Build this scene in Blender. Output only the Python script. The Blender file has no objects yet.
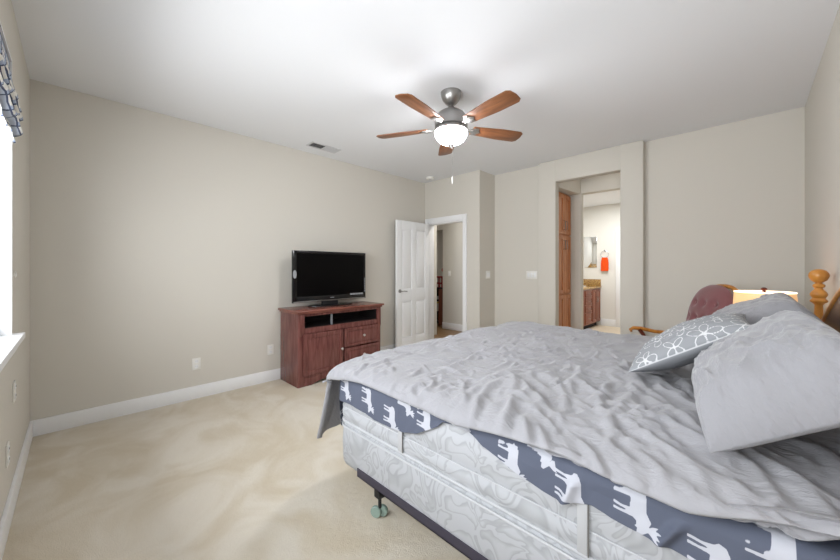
import bpy, bmesh, math, random
import numpy as np
from mathutils import Vector, Matrix, noise

S = bpy.context.scene
C = S.collection
PI = math.pi

# ------------------------------------------------------------------ camera
YAW = 0.77339
cam_d = bpy.data.cameras.new('camera')
cam = bpy.data.objects.new('camera', cam_d); C.objects.link(cam)
cam.location = (0, 0, 1.286)
cam.rotation_euler = (PI/2, 0, YAW)
cam_d.sensor_width = 36.0
cam_d.lens = 337.0/840.0*36.0
cam_d.shift_y = -11.0/840.0
cam_d.clip_start = 0.02
S.camera = cam

# ------------------------------------------------------------------ world, light, exposure
S.view_settings.view_transform = 'Standard'
S.view_settings.look = 'None'
S.view_settings.gamma = 1.0
S.view_settings.use_curve_mapping = False
S.view_settings.exposure = 1.10
w = bpy.data.worlds.new('sky'); S.world = w
w.use_nodes = True
bg = w.node_tree.nodes['Background']
bg.inputs[0].default_value = (0.80, 0.88, 1.0, 1)
bg.inputs[1].default_value = 1.0


def area(name, loc, rot, sx, sy, power, col=(1, 1, 1)):
    l = bpy.data.lights.new(name, 'AREA'); l.shape = 'RECTANGLE'
    l.size = sx; l.size_y = sy; l.energy = power; l.color = col
    o = bpy.data.objects.new(name, l); C.objects.link(o)
    o.location = loc; o.rotation_euler = rot
    return o


def point(name, loc, power, r=0.05, col=(1, 1, 1)):
    l = bpy.data.lights.new(name, 'POINT'); l.energy = power
    l.shadow_soft_size = r; l.color = col
    o = bpy.data.objects.new(name, l); C.objects.link(o); o.location = loc
    return o


# daylight coming through the window behind the camera's left side
area('window_daylight', (-1.35, -1.15, 1.60), (PI/2, 0, 0), 5.0, 2.2, 140, (0.93, 0.965, 1.0))
# area lamp added outside as unseen ground bounce, to brighten the ceiling
area('ground_bounce_fill', (-1.35, -4.6, -0.35), (PI, 0, 0), 8.0, 7.0, 220, (1.0, 0.99, 0.97))
# unseen area lamps added to brighten the hall, den, bathroom and alcove
area('hall_fill', (-3.45, 4.95, 2.70), (0, 0, 0), 0.4, 0.4, 7, (1.0, 0.98, 0.95))
area('den_fill', (-5.6, 6.9, 2.70), (0, 0, 0), 0.6, 0.6, 6, (1.0, 0.98, 0.95))
area('bathroom_fill', (-1.8, 7.0, 2.70), (0, 0, 0), 1.2, 1.4, 25, (0.95, 0.98, 1.0))
area('alcove_fill', (-1.4, 4.9, 2.70), (0, 0, 0), 0.3, 0.3, 0.35, (1.0, 0.96, 0.9))


# ------------------------------------------------------------------ materials
def lin(c):
    c = c/255.0
    return c/12.92 if c <= 0.04045 else ((c+0.055)/1.055)**2.4


def rgb(r, g, b):
    return (lin(r), lin(g), lin(b), 1.0)


def mat(name, col, rough=0.6, metal=0.0, spec=0.5, var=0.0, vscale=6.0, bump=0.0, bscale=200.0,
        emit=0.0, sheen=0.0, stretch=(1, 1, 1), bdist=0.002, col2=None):
    m = bpy.data.materials.new(name); m.use_nodes = True
    nt = m.node_tree; n = nt.nodes; L = nt.links
    b = n['Principled BSDF']
    b.inputs['Base Color'].default_value = col
    b.inputs['Roughness'].default_value = rough
    b.inputs['Metallic'].default_value = metal
    b.inputs['Specular IOR Level'].default_value = spec
    if sheen:
        b.inputs['Sheen Weight'].default_value = sheen
    tc = n.new('ShaderNodeTexCoord')
    mp = n.new('ShaderNodeMapping'); mp.inputs['Scale'].default_value = stretch
    L.new(tc.outputs['Object'], mp.inputs[0])
    if var or col2:
        t = n.new('ShaderNodeTexNoise'); t.inputs['Scale'].default_value = vscale
        t.inputs['Detail'].default_value = 4.0
        L.new(mp.outputs[0], t.inputs['Vector'])
        r = n.new('ShaderNodeValToRGB')
        c2 = col2 or tuple(min(1, x*(1+var)) for x in col[:3]) + (1,)
        c1 = col if col2 else tuple(x*(1-var) for x in col[:3]) + (1,)
        r.color_ramp.elements[0].color = c1; r.color_ramp.elements[0].position = 0.33
        r.color_ramp.elements[1].color = c2; r.color_ramp.elements[1].position = 0.67
        L.new(t.outputs[0], r.inputs[0]); L.new(r.outputs[0], b.inputs['Base Color'])
    if bump:
        t2 = n.new('ShaderNodeTexNoise'); t2.inputs['Scale'].default_value = bscale
        t2.inputs['Detail'].default_value = 3.0
        L.new(mp.outputs[0], t2.inputs['Vector'])
        bp = n.new('ShaderNodeBump'); bp.inputs['Strength'].default_value = bump
        bp.inputs['Distance'].default_value = bdist
        L.new(t2.outputs[0], bp.inputs['Height']); L.new(bp.outputs[0], b.inputs['Normal'])
    if emit:
        b.inputs['Emission Color'].default_value = col
        b.inputs['Emission Strength'].default_value = emit
    return m


def pattern_mat(name, base, ink, attr, rough=0.8, bump=0.15, bscale=700, sheen=0.0, fbump=0.0):
    """cloth printed with the mesh's own pattern attribute"""
    m = mat(name, base, rough, bump=bump, bscale=bscale, sheen=sheen)
    nt = m.node_tree; n = nt.nodes; L = nt.links
    a = n.new('ShaderNodeAttribute'); a.attribute_name = attr
    r = n.new('ShaderNodeValToRGB')
    r.color_ramp.elements[0].color = base; r.color_ramp.elements[0].position = 0.40
    r.color_ramp.elements[1].color = ink; r.color_ramp.elements[1].position = 0.60
    L.new(a.outputs['Fac'], r.inputs[0]); L.new(r.outputs[0], n['Principled BSDF'].inputs['Base Color'])
    return m


def damask_mat(name):
    m = bpy.data.materials.new(name); m.use_nodes = True
    nt = m.node_tree; n = nt.nodes; L = nt.links; b = n['Principled BSDF']
    b.inputs['Roughness'].default_value = 0.65; b.inputs['Specular IOR Level'].default_value = 0.3
    tc = n.new('ShaderNodeTexCoord')
    wp = n.new('ShaderNodeTexNoise'); wp.inputs['Scale'].default_value = 4.5; wp.inputs['Detail'].default_value = 1.0
    L.new(tc.outputs['Object'], wp.inputs['Vector'])
    mx = n.new('ShaderNodeVectorMath'); mx.operation = 'MULTIPLY_ADD'
    mx.inputs[1].default_value = (0.28, 0.28, 0.28)
    L.new(wp.outputs['Color'], mx.inputs[0]); L.new(tc.outputs['Object'], mx.inputs[2])
    v = n.new('ShaderNodeTexNoise'); v.inputs['Scale'].default_value = 5.5; v.inputs['Detail'].default_value = 1.5
    v.inputs['Distortion'].default_value = 1.8
    L.new(mx.outputs[0], v.inputs['Vector'])
    r = n.new('ShaderNodeValToRGB'); cr = r.color_ramp
    W = rgb(174, 175, 178); G = rgb(155, 156, 158); M = rgb(165, 166, 168)
    cr.elements[0].position = 0.0; cr.elements[0].color = W
    cr.elements[1].position = 1.0; cr.elements[1].color = W
    for p, c in ((0.36, W), (0.40, M), (0.44, G), (0.455, W), (0.525, W), (0.54, G), (0.59, M), (0.62, W)):
        e = cr.elements.new(p); e.color = c
    L.new(v.outputs[0], r.inputs[0]); L.new(r.outputs[0], b.inputs['Base Color'])
    bp = n.new('ShaderNodeBump'); bp.inputs['Strength'].default_value = 0.3; bp.inputs['Distance'].default_value = 0.012
    L.new(v.outputs[0], bp.inputs['Height']); L.new(bp.outputs[0], b.inputs['Normal'])
    return m


def wood_mat(name, c1, c2, axis='Y', scale=9.0, rough=0.35, spec=0.5):
    m = bpy.data.materials.new(name); m.use_nodes = True
    nt = m.node_tree; n = nt.nodes; L = nt.links; b = n['Principled BSDF']
    b.inputs['Roughness'].default_value = rough; b.inputs['Specular IOR Level'].default_value = spec
    tc = n.new('ShaderNodeTexCoord'); mp = n.new('ShaderNodeMapping')
    sc = {'X': (0.12, 1, 1), 'Y': (1, 0.12, 1), 'Z': (1, 1, 0.12)}[axis]
    mp.inputs['Scale'].default_value = tuple(s*scale for s in sc)
    L.new(tc.outputs['Object'], mp.inputs[0])
    t = n.new('ShaderNodeTexNoise'); t.inputs['Scale'].default_value = 3.0
    t.inputs['Detail'].default_value = 6.0; t.inputs['Distortion'].default_value = 0.6
    L.new(mp.outputs[0], t.inputs['Vector'])
    r = n.new('ShaderNodeValToRGB')
    r.color_ramp.elements[0].color = c1; r.color_ramp.elements[0].position = 0.32
    r.color_ramp.elements[1].color = c2; r.color_ramp.elements[1].position = 0.68
    L.new(t.outputs[0], r.inputs[0]); L.new(r.outputs[0], b.inputs['Base Color'])
    return m


M = {}
M['wall'] = mat('wall_paint', rgb(209, 204, 194), 0.85, spec=0.2, bump=0.08, bscale=90, bdist=0.002)
M['bath_wall'] = mat('bathroom_paint', rgb(226, 223, 216), 0.8, spec=0.2)
M['ceiling'] = mat('ceiling_paint', rgb(234, 235, 237), 0.9, spec=0.1, bump=0.1, bscale=60, bdist=0.003)
M['trim'] = mat('white_trim_paint', rgb(236, 236, 236), 0.4, spec=0.4)
M['plastic'] = mat('white_plastic', rgb(232, 230, 224), 0.35)
M['slot'] = mat('dark_slot', rgb(60, 58, 55), 0.6)
M['nickel'] = mat('brushed_nickel', rgb(160, 158, 156), 0.34, metal=0.95, bump=0.03, bscale=300, stretch=(1, 1, 12))
M['chrome'] = mat('chrome', rgb(190, 190, 192), 0.15, metal=1.0)
M['black'] = mat('black_gloss_plastic', rgb(16, 16, 18), 0.18)
M['blackmatte'] = mat('black_matte_plastic', rgb(24, 24, 26), 0.6)
M['screen'] = mat('television_screen', rgb(2, 2, 3), 0.30, spec=0.15)
M['greymark'] = mat('grey_print', rgb(150, 152, 155), 0.5)
M['cherry'] = wood_mat('cherry_wood', rgb(90, 49, 45), rgb(128, 80, 74), 'Z', 10, 0.27)
M['cherry_top'] = wood_mat('cherry_top_wood', rgb(108, 60, 52), rgb(142, 88, 74), 'Y', 9, 0.25)
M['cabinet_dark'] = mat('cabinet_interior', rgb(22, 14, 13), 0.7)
M['oak'] = wood_mat('honey_oak', rgb(176, 112, 42), rgb(206, 142, 66), 'Z', 8, 0.28)
M['oak_dark'] = wood_mat('red_brown_wood', rgb(66, 26, 16), rgb(104, 44, 26), 'Z', 8, 0.3)
M['blade'] = wood_mat('fan_blade_wood', rgb(104, 62, 36), rgb(146, 94, 58), 'X', 9, 0.4)
M['linen_wood'] = wood_mat('linen_cabinet_wood', rgb(186, 116, 70), rgb(212, 146, 98), 'Z', 8, 0.4)
M['vanity_wood'] = wood_mat('vanity_wood', rgb(118, 66, 46), rgb(146, 88, 64), 'Z', 8, 0.4)
M['granite'] = mat('granite', rgb(196, 160, 96), 0.25, vscale=60, col2=rgb(120, 84, 52))
M['towel'] = mat('orange_terry', rgb(232, 84, 34), 0.95, bump=0.5, bscale=400, spec=0.1)
M['mirror'] = mat('mirror_glass', rgb(235, 238, 240), 0.02, metal=1.0)
M['tile'] = mat('beige_tile', rgb(206, 190, 166), 0.5, var=0.06, vscale=3)
M['hall_floor'] = wood_mat('hall_floor_wood', rgb(122, 92, 60), rgb(150, 118, 82), 'X', 7, 0.4)
M['redpaint'] = mat('red_paint', rgb(160, 24, 26), 0.4)
M['burgundy'] = mat('burgundy_velvet', rgb(128, 82, 84), 0.85, sheen=0.4, bump=0.2, bscale=300, spec=0.2)
M['rail'] = mat('painted_angle_iron', rgb(62, 58, 72), 0.45, metal=0.2)
M['caster'] = mat('caster_wheel', rgb(140, 160, 150), 0.25, spec=0.6)
M['piping'] = mat('white_piping', rgb(184, 185, 187), 0.6)
M['strap'] = mat('ticking_tape', rgb(172, 172, 173), 0.7)
M['seam'] = mat('seam_thread', rgb(110, 108, 104), 0.8)
M['damask'] = damask_mat('damask_ticking')
M['deck'] = mat('headboard_panel', rgb(62, 24, 16), 0.35)
M['vent_metal'] = mat('vent_enamel', rgb(205, 205, 206), 0.5)
M['vent_dark'] = mat('vent_duct', rgb(70, 70, 72), 0.8)
M['paper'] = mat('paper', rgb(206, 204, 198), 0.8)
M['yellow'] = mat('yellow_cover', rgb(196, 172, 90), 0.6)
M['bluebook'] = mat('blue_cover', rgb(70, 84, 120), 0.6)


def carpet():
    m = bpy.data.materials.new('beige_carpet'); m.use_nodes = True
    nt = m.node_tree; n = nt.nodes; L = nt.links; b = n['Principled BSDF']
    b.inputs['Roughness'].default_value = 0.95; b.inputs['Specular IOR Level'].default_value = 0.05
    b.inputs['Sheen Weight'].default_value = 0.15
    tc = n.new('ShaderNodeTexCoord')
    t = n.new('ShaderNodeTexNoise'); t.inputs['Scale'].default_value = 2.2; t.inputs['Detail'].default_value = 5.0
    t.inputs['Distortion'].default_value = 1.2
    f = n.new('ShaderNodeTexNoise'); f.inputs['Scale'].default_value = 240.0; f.inputs['Detail'].default_value = 2.0
    g = n.new('ShaderNodeTexNoise'); g.inputs['Scale'].default_value = 30.0; g.inputs['Detail'].default_value = 4.0
    for q in (t, f, g):
        L.new(tc.outputs['Object'], q.inputs['Vector'])
    r = n.new('ShaderNodeValToRGB')
    r.color_ramp.elements[0].color = rgb(206, 193, 170); r.color_ramp.elements[0].position = 0.38
    r.color_ramp.elements[1].color = rgb(220, 211, 195); r.color_ramp.elements[1].position = 0.62
    L.new(t.outputs[0], r.inputs[0])
    mx = n.new('ShaderNodeMix'); mx.data_type = 'RGBA'; mx.blend_type = 'MULTIPLY'; mx.inputs['Factor'].default_value = 0.35
    r2 = n.new('ShaderNodeValToRGB')
    r2.color_ramp.elements[0].color = (0.62, 0.62, 0.62, 1); r2.color_ramp.elements[0].position = 0.35
    r2.color_ramp.elements[1].color = (1, 1, 1, 1); r2.color_ramp.elements[1].position = 0.6
    L.new(f.outputs[0], r2.inputs[0])
    L.new(r.outputs[0], mx.inputs['A']); L.new(r2.outputs[0], mx.inputs['B'])
    L.new(mx.outputs['Result'], b.inputs['Base Color'])
    ad = n.new('ShaderNodeMath'); ad.operation = 'ADD'
    L.new(f.outputs[0], ad.inputs[0]); L.new(g.outputs[0], ad.inputs[1])
    bp = n.new('ShaderNodeBump'); bp.inputs['Strength'].default_value = 0.5; bp.inputs['Distance'].default_value = 0.01
    L.new(ad.outputs[0], bp.inputs['Height']); L.new(bp.outputs[0], b.inputs['Normal'])
    return m


M['carpet'] = carpet()


def glow(name, col, strength, trans=0.0):
    m = mat(name, col, 0.4)
    b = m.node_tree.nodes['Principled BSDF']
    b.inputs['Emission Color'].default_value = col
    b.inputs['Emission Strength'].default_value = strength
    return m


M['bowl'] = glow('lit_frosted_glass', rgb(246, 247, 250), 46.0)
M['shade'] = glow('lit_lamp_shade', rgb(232, 186, 132), 0.30)
M['shade_in'] = glow('lit_shade_lining', rgb(255, 238, 212), 1.0)


def glass_mat():
    m = bpy.data.materials.new('window_glass'); m.use_nodes = True
    nt = m.node_tree; n = nt.nodes; L = nt.links
    n.remove(n['Principled BSDF'])
    tr = n.new('ShaderNodeBsdfTransparent'); gl = n.new('ShaderNodeBsdfGlossy'); gl.inputs['Roughness'].default_value = 0.02
    mx = n.new('ShaderNodeMixShader'); mx.inputs[0].default_value = 0.06
    L.new(tr.outputs[0], mx.inputs[1]); L.new(gl.outputs[0], mx.inputs[2])
    L.new(mx.outputs[0], n['Material Output'].inputs[0])
    return m


M['glass'] = glass_mat()


# ------------------------------------------------------------------ builders
def tag(o, label=None, cat=None, group=None, kind=None):
    if label: o['label'] = label
    if cat: o['category'] = cat
    if group: o['group'] = group
    if kind: o['kind'] = kind
    return o


def thing(name, label, cat, loc=(0, 0, 0), rz=0.0, group=None):
    o = bpy.data.objects.new(name, None); C.objects.link(o)
    o.location = loc; o.rotation_euler = (0, 0, rz)
    o.empty_display_size = 0.1
    return tag(o, label, cat, group)


class MB:
    """collects shapes and links them as ONE mesh object"""
    def __init__(self):
        self.bm = bmesh.new()

    def _merge(self, t):
        me = bpy.data.meshes.new('t'); t.to_mesh(me); t.free()
        self.bm.from_mesh(me); bpy.data.meshes.remove(me)

    def box(self, lo, hi, bev=0.0, seg=2):
        t = bmesh.new()
        bmesh.ops.create_cube(t, size=1.0)
        for v in t.verts:
            v.co = Vector(((lo[i]+hi[i])/2 + v.co[i]*(hi[i]-lo[i]) for i in range(3)))
        if bev:
            bmesh.ops.bevel(t, geom=list(t.edges), offset=bev, segments=seg, profile=0.5, affect='EDGES')
        self._merge(t); return self

    def lathe(self, prof, centre=(0, 0, 0), seg=40, mtx=None):
        t = bmesh.new(); rings = []
        for r, z in prof:
            if r < 1e-6:
                rings.append([t.verts.new((0, 0, z))])
            else:
                rings.append([t.verts.new((r*math.cos(2*PI*k/seg), r*math.sin(2*PI*k/seg), z)) for k in range(seg)])
        for a, b in zip(rings, rings[1:]):
            for k in range(seg):
                k2 = (k+1) % seg
                if len(a) == 1 and len(b) == 1: continue
                if len(a) == 1: t.faces.new((a[0], b[k], b[k2]))
                elif len(b) == 1: t.faces.new((a[k], a[k2], b[0]))
                else: t.faces.new((a[k], a[k2], b[k2], b[k]))
        for ring in (rings[0], rings[-1]):
            if len(ring) > 1:
                try: t.faces.new(ring)
                except ValueError: pass
        bmesh.ops.recalc_face_normals(t, faces=t.faces)
        T = Matrix.Translation(centre) @ (mtx or Matrix())
        bmesh.ops.transform(t, matrix=T, verts=t.verts)
        self._merge(t); return self

    def tube(self, pts, r, seg=10, closed=False, rf=None):
        pts = [Vector(p) for p in pts]; n = len(pts)
        t = bmesh.new(); rings = []; up = None
        for i, p in enumerate(pts):
            a = pts[(i-1) % n] if closed or i > 0 else p
            b = pts[(i+1) % n] if closed or i < n-1 else p
            d = (b-a).normalized()
            if up is None:
                up = d.orthogonal().normalized()
            up = (up - d*up.dot(d)).normalized()
            s = d.cross(up); rr = rf(i/(n-1)) * r if rf else r
            rings.append([t.verts.new(p + (up*math.cos(2*PI*k/seg) + s*math.sin(2*PI*k/seg))*rr) for k in range(seg)])
        m = n if closed else n-1
        for i in range(m):
            a, b = rings[i], rings[(i+1) % n]
            for k in range(seg):
                t.faces.new((a[k], a[(k+1) % seg], b[(k+1) % seg], b[k]))
        if not closed:
            t.faces.new(rings[0][::-1]); t.faces.new(rings[-1])
        bmesh.ops.recalc_face_normals(t, faces=t.faces)
        self._merge(t); return self

    def prism(self, outline, thick, mtx=None, bev=0.0):
        """outline in XY, extruded 0..thick in Z"""
        t = bmesh.new()
        lo = [t.verts.new((x, y, 0)) for x, y in outline]
        hi = [t.verts.new((x, y, thick)) for x, y in outline]
        t.faces.new(lo[::-1]); t.faces.new(hi)
        n = len(lo)
        for i in range(n):
            t.faces.new((lo[i], lo[(i+1) % n], hi[(i+1) % n], hi[i]))
        bmesh.ops.recalc_face_normals(t, faces=t.faces)
        if bev:
            es = [e for e in t.edges if abs(e.verts[0].co.z-e.verts[1].co.z) < 1e-6]
            bmesh.ops.bevel(t, geom=es, offset=bev, segments=2, profile=0.5, affect='EDGES')
        if mtx is not None:
            bmesh.ops.transform(t, matrix=mtx, verts=t.verts)
        self._merge(t); return self

    def slab(self, x0, x1, y0, y1, prof, R=0.07, cs=8):
        """rounded rectangle lofted through (z, inset) pairs"""
        t = bmesh.new(); loops = []
        for z, ins in prof:
            loops.append([t.verts.new((x, y, z)) for x, y in rrect(x0+ins, x1-ins, y0+ins, y1-ins, max(R-ins, 0.01), cs)])
        n = len(loops[0])
        for a, b in zip(loops, loops[1:]):
            for k in range(n):
                t.faces.new((a[k], a[(k+1) % n], b[(k+1) % n], b[k]))
        t.faces.new(loops[0][::-1]); t.faces.new(loops[-1])
        bmesh.ops.recalc_face_normals(t, faces=t.faces)
        self._merge(t); return self

    def grid(self, P):
        """P[i][j] points"""
        t = bmesh.new()
        V = [[t.verts.new(p) for p in row] for row in P]
        for i in range(len(V)-1):
            for j in range(len(V[0])-1):
                t.faces.new((V[i][j], V[i+1][j], V[i+1][j+1], V[i][j+1]))
        self._merge(t); return self

    def build(self, name, m, parent=None, smooth=True, angle=40, local=False):
        me = bpy.data.meshes.new(name)
        if parent is not None and not local:
            r = parent
            while r.parent is not None: r = r.parent
            bmesh.ops.translate(self.bm, vec=-Vector(r.location), verts=self.bm.verts)
        self.bm.to_mesh(me); self.bm.free()
        o = bpy.data.objects.new(name, me); C.objects.link(o)
        me.materials.append(M[m] if isinstance(m, str) else m)
        if smooth:
            me.shade_smooth()
            me.set_sharp_from_angle(angle=math.radians(angle))
        if parent is not None: o.parent = parent
        return o


def rrect(x0, x1, y0, y1, R, cs=8):
    out = []
    for cx, cy, a0 in ((x1-R, y1-R, 0), (x0+R, y1-R, PI/2), (x0+R, y0+R, PI), (x1-R, y0+R, 1.5*PI)):
        for k in range(cs+1):
            a = a0 + (PI/2)*k/cs
            out.append((cx+R*math.cos(a), cy+R*math.sin(a)))
    return out


def bx(name, m, boxes, parent=None, bev=0.0, **k):
    b = MB()
    for lo, hi in boxes: b.box(lo, hi, bev)
    return b.build(name, m, parent, smooth=bool(bev), **k)


def struct(name, m, boxes, bev=0.0):
    o = bx(name, m, boxes, None, bev)
    o['kind'] = 'structure'
    return o


# ------------------------------------------------------------------ the room shell
XL, XR, YN, YB, H = -3.935, 0.357, -0.24, 4.56, 2.74
struct('floor', 'carpet', [((XL-0.1, YN-0.12, -0.08), (XR+0.1, 4.15, 0)), ((-2.85, 4.15, -0.08), (XR+0.1, 5.27, 0)), ((-3.86, 4.15, -0.08), (-3.14, 4.21, 0))])
struct('floor_hall', 'hall_floor', [((-7.2, 4.21, -0.08), (-2.85, 8.6, -0.004))])
struct('floor_bathroom', 'tile', [((-3.1, 5.27, -0.08), (-0.5, 8.5, 0.0))])
struct('ceiling', 'ceiling', [((-7.2, YN-0.12, H), (XR+0.1, 8.6, H+0.1))])
struct('wall_left', 'wall', [((XL-0.12, YN-0.12, 0), (XL, 4.27, H))])
struct('wall_right', 'wall', [((XR, YN-0.12, 0), (XR+0.12, 4.68, H))])
WX0, WX1, WZ0, WZ1 = -2.87, 0.24, 0.926, 2.42  # unseen right end widened to let more light onto pillows and right wall
struct('wall_near', 'wall', [((XL, YN-0.14, 0), (WX0, YN, H)), ((WX1, YN-0.14, 0), (XR, YN, H)),
                             ((WX0, YN-0.14, 0), (WX1, YN, WZ0)), ((WX0, YN-0.14, WZ1), (WX1, YN, H))])
# back wall: the stretch with the hallway door, the jog, then the recessed stretch
DX0, DX1, DZ = -3.85, -3.125, 2.04
struct('wall_back', 'wall', [((XL, 4.15, 0), (DX0, 4.27, H)), ((DX1, 4.15, 0), (-2.83, 4.27, H)), ((DX0, 4.15, DZ), (DX1, 4.27, H)),
                             ((-2.95, 4.27, 0), (-2.83, 4.68, H)), ((-2.83, YB, 0), (-2.07, 4.68, H)), ((-0.85, YB, 0), (XR, 4.68, H))])
# the thicker pier around the bathroom opening
AX0, AX1, AZ = -1.775, -1.081, 2.446
b = MB()
b.box((-2.08, 4.46, 0), (AX0-0.063, 4.58, H), 0.014); b.box((AX1, 4.46, 0), (-0.85, 4.68, H), 0.012)
b.box((AX0-0.075, 4.46, AZ), (AX1+0.01, 4.58, H), 0.012)
o = b.build('wall_alcove', 'wall'); o['kind'] = 'structure'
b = MB(); b.prism([(-2.45, 4.58), (AX0-0.063, 4.58), (AX0, 5.21), (-2.45, 5.21)], H-2.39, Matrix.Translation((0, 0, 2.39))); b.box((-2.5, 4.68, 0), (-2.45, 5.21, H))
o = b.build('wall_alcove_left', 'wall', smooth=False); o['kind'] = 'structure'
struct('wall_alcove_right', 'wall', [((-1.0, 4.68, 0), (-0.9, 5.21, H))])
b = MB(); b.box((-2.5, 5.21, 0), (AX0+0.006, 5.33, H), 0.032, 4); b.box((AX0-0.02, 5.21, 2.395), (-0.98, 5.33, H)); b.box((-1.0, 5.21, 0), (-0.4, 5.33, H))
o = b.build('wall_alcove_back', 'wall'); o['kind'] = 'structure'
struct('wall_bathroom_left', 'bath_wall', [((-3.2, 5.33, 0), (-3.1, 8.5, H))])
struct('wall_bathroom_right', 'bath_wall', [((-0.5, 5.33, 0), (-0.4, 8.5, H))])
struct('wall_bathroom_back', 'bath_wall', [((-3.1, 8.4, 0), (-0.5, 8.5, H))])
struct('wall_bathroom_front', 'bath_wall', [((-3.1, 5.33, 0), (-2.5, 5.36, H))])
struct('wall_hall_back', 'wall', [((-4.75, 5.57, 0), (-3.2, 5.69, H)), ((-5.75, 5.57, 2.14), (-4.75, 5.69, H)), ((-7.1, 5.57, 0), (-5.75, 5.69, H))])
struct('wall_hall_left', 'wall', [((-7.1, 4.27, 0), (-4.39, 4.97, H))])
struct('wall_hall_right', 'wall', [((-3.2, 4.68, 0), (-2.95, 5.69, H)), ((-2.95, 4.68, 0), (-2.5, 4.78, H))])
struct('wall_den_back', 'wall', [((-7.1, 8.5, 0), (-3.2, 8.6, H))])
struct('wall_den_left', 'wall', [((-7.2, 4.27, 0), (-7.1, 8.6, H))])

# baseboards
BH = 0.125
struct('baseboard_left', 'trim', [((XL, YN, 0), (XL+0.016, 4.15, BH))], 0.003)
struct('baseboard_near', 'trim', [((XL+0.016, YN, 0), (XR, YN+0.016, BH))], 0.003)
struct('baseboard_right', 'trim', [((XR-0.016, YN+0.016, 0), (XR, YB, BH))], 0.003)
struct('baseboard_back', 'trim', [((-3.07, 4.134, 0), (-2.814, 4.15, BH)), ((-2.83, 4.15, 0), (-2.814, YB, BH)), ((-2.814, YB-0.016, 0), (-2.08, YB, BH)),
                                  ((-2.08, 4.444, 0), (AX0-0.063, 4.46, BH)), ((AX1, 4.444, 0), (-0.85, 4.46, BH)), ((-0.85, YB-0.016, 0), (XR-0.016, YB, BH))], 0.003)
struct('baseboard_hall', 'trim', [((-4.75, 5.554, 0), (-3.2, 5.57, 0.14))], 0.003)
struct('baseboard_bathroom', 'trim', [((-2.42, 8.384, 0), (-2.115, 8.4, 0.155))], 0.003)

# casing of the hallway door
struct('trim_1', 'trim', [((DX1, 4.13, 0), (DX1+0.068, 4.15, DZ+0.085)), ((XL+0.02, 4.13, 0), (DX0, 4.15, DZ+0.085)), ((DX0, 4.13, DZ), (DX1, 4.15, DZ+0.085)),
                          ((DX0, 4.15, 0), (DX0+0.018, 4.27, DZ)), ((DX1-0.018, 4.15, 0), (DX1, 4.27, DZ)), ((DX0+0.018, 4.15, DZ-0.018), (DX1-0.018, 4.27, DZ))], 0.004)
# casing of the bathroom's far door
struct('trim_2', 'trim', [((-2.115, 8.375, 0), (-2.015, 8.4, 2.2)), ((-2.015, 8.375, 2.1), (-1.2, 8.4, 2.2)), ((-1.3, 8.375, 0), (-1.2, 8.4, 2.1))], 0.004)
struct('door_2', 'trim', [((-2.015, 8.385, 0.01), (-1.3, 8.4, 2.1))], 0.003)

# the open panelled door
d = thing('door_1', None, None, (-3.80, 3.39, 0)); d['kind'] = 'structure'


def door_leaf(parent, x, y0, y1, z0, z1, th=0.035):
    b = MB(); st = 0.105
    ym = (y0+y1)/2
    for a, c in ((y0, y0+st), (ym-st*0.42, ym+st*0.42), (y1-st, y1)):
        b.box((x-th, a, z0), (x, c, z1), 0.002)
    zl = [(z0, z0+0.22), (z0+0.78, z0+0.96), (z1-0.13, z1)]
    for a, c in zl:
        b.box((x-th, y0+0.01, a), (x-0.0005, y1-0.01, c), 0.002)
    for (ya, yb) in ((y0+st, ym-st*0.42), (ym+st*0.42, y1-st)):
        for (za, zb) in ((z0+0.22, z0+0.78), (z0+0.96, z1-0.13)):
            b.box((x-th+0.004, ya-0.005, za-0.005), (x-0.014, yb+0.005, zb+0.005))
            b.box((x-th+0.004, ya+0.022, za+0.022), (x-0.003, yb-0.022, zb-0.022), 0.010)
    return b.build('leaf', 'trim', parent, angle=30)


leaf = door_leaf(d, -3.79, 3.385, 4.105, 0.012, 2.03)
b = MB(); b.lathe([(0.0, 0), (0.028, 0), (0.028, 0.006), (0.011, 0.010), (0.010, 0.05), (0.0, 0.05)], (-3.79, 3.445, 0.95), mtx=Matrix.Rotation(PI/2, 4, 'Y'))
b.tube([(-3.745, 3.445, 0.95), (-3.743, 3.50, 0.952), (-3.745, 3.555, 0.944)], 0.009)
b.build('door_handle', 'nickel', d)

# the window behind the camera's left
wn = thing('window_1', None, None, (WX0, YN, WZ0)); wn['kind'] = 'structure'
b = MB(); y0, y1 = YN-0.11, YN-0.06
for lo, hi in (((WX0, y0, WZ0), (WX0+0.05, y1, WZ1)), ((WX1-0.05, y0, WZ0), (WX1, y1, WZ1)), ((WX0, y0, WZ0), (WX1, y1, WZ0+0.05)), ((WX0, y0, WZ1-0.05), (WX1, y1, WZ1)),
               ((-1.34, y0, WZ0), (-1.29, y1, WZ1))):
    b.box(lo, hi, 0.004)
b.build('window_frame', 'trim', wn)
bx('pane', 'glass', [((WX0+0.05, YN-0.088, WZ0+0.05), (WX1-0.05, YN-0.083, WZ1-0.05))], wn)
bx('window_sill', 'trim', [((WX0-0.06, YN-0.06, WZ0-0.028), (WX1+0.06, YN+0.045, WZ0+0.004)), ((WX0-0.03, YN, WZ0-0.085), (WX1+0.03, YN+0.018, WZ0-0.028))], wn, 0.004)
bx('jamb_lining', 'trim', [((WX0, YN-0.06, WZ0), (WX0+0.012, YN+0.002, WZ1)), ((WX1-0.012, YN-0.06, WZ0), (WX1, YN+0.002, WZ1)), ((WX0, YN-0.06, WZ1-0.012), (WX1, YN+0.002, WZ1))], wn)


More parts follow.
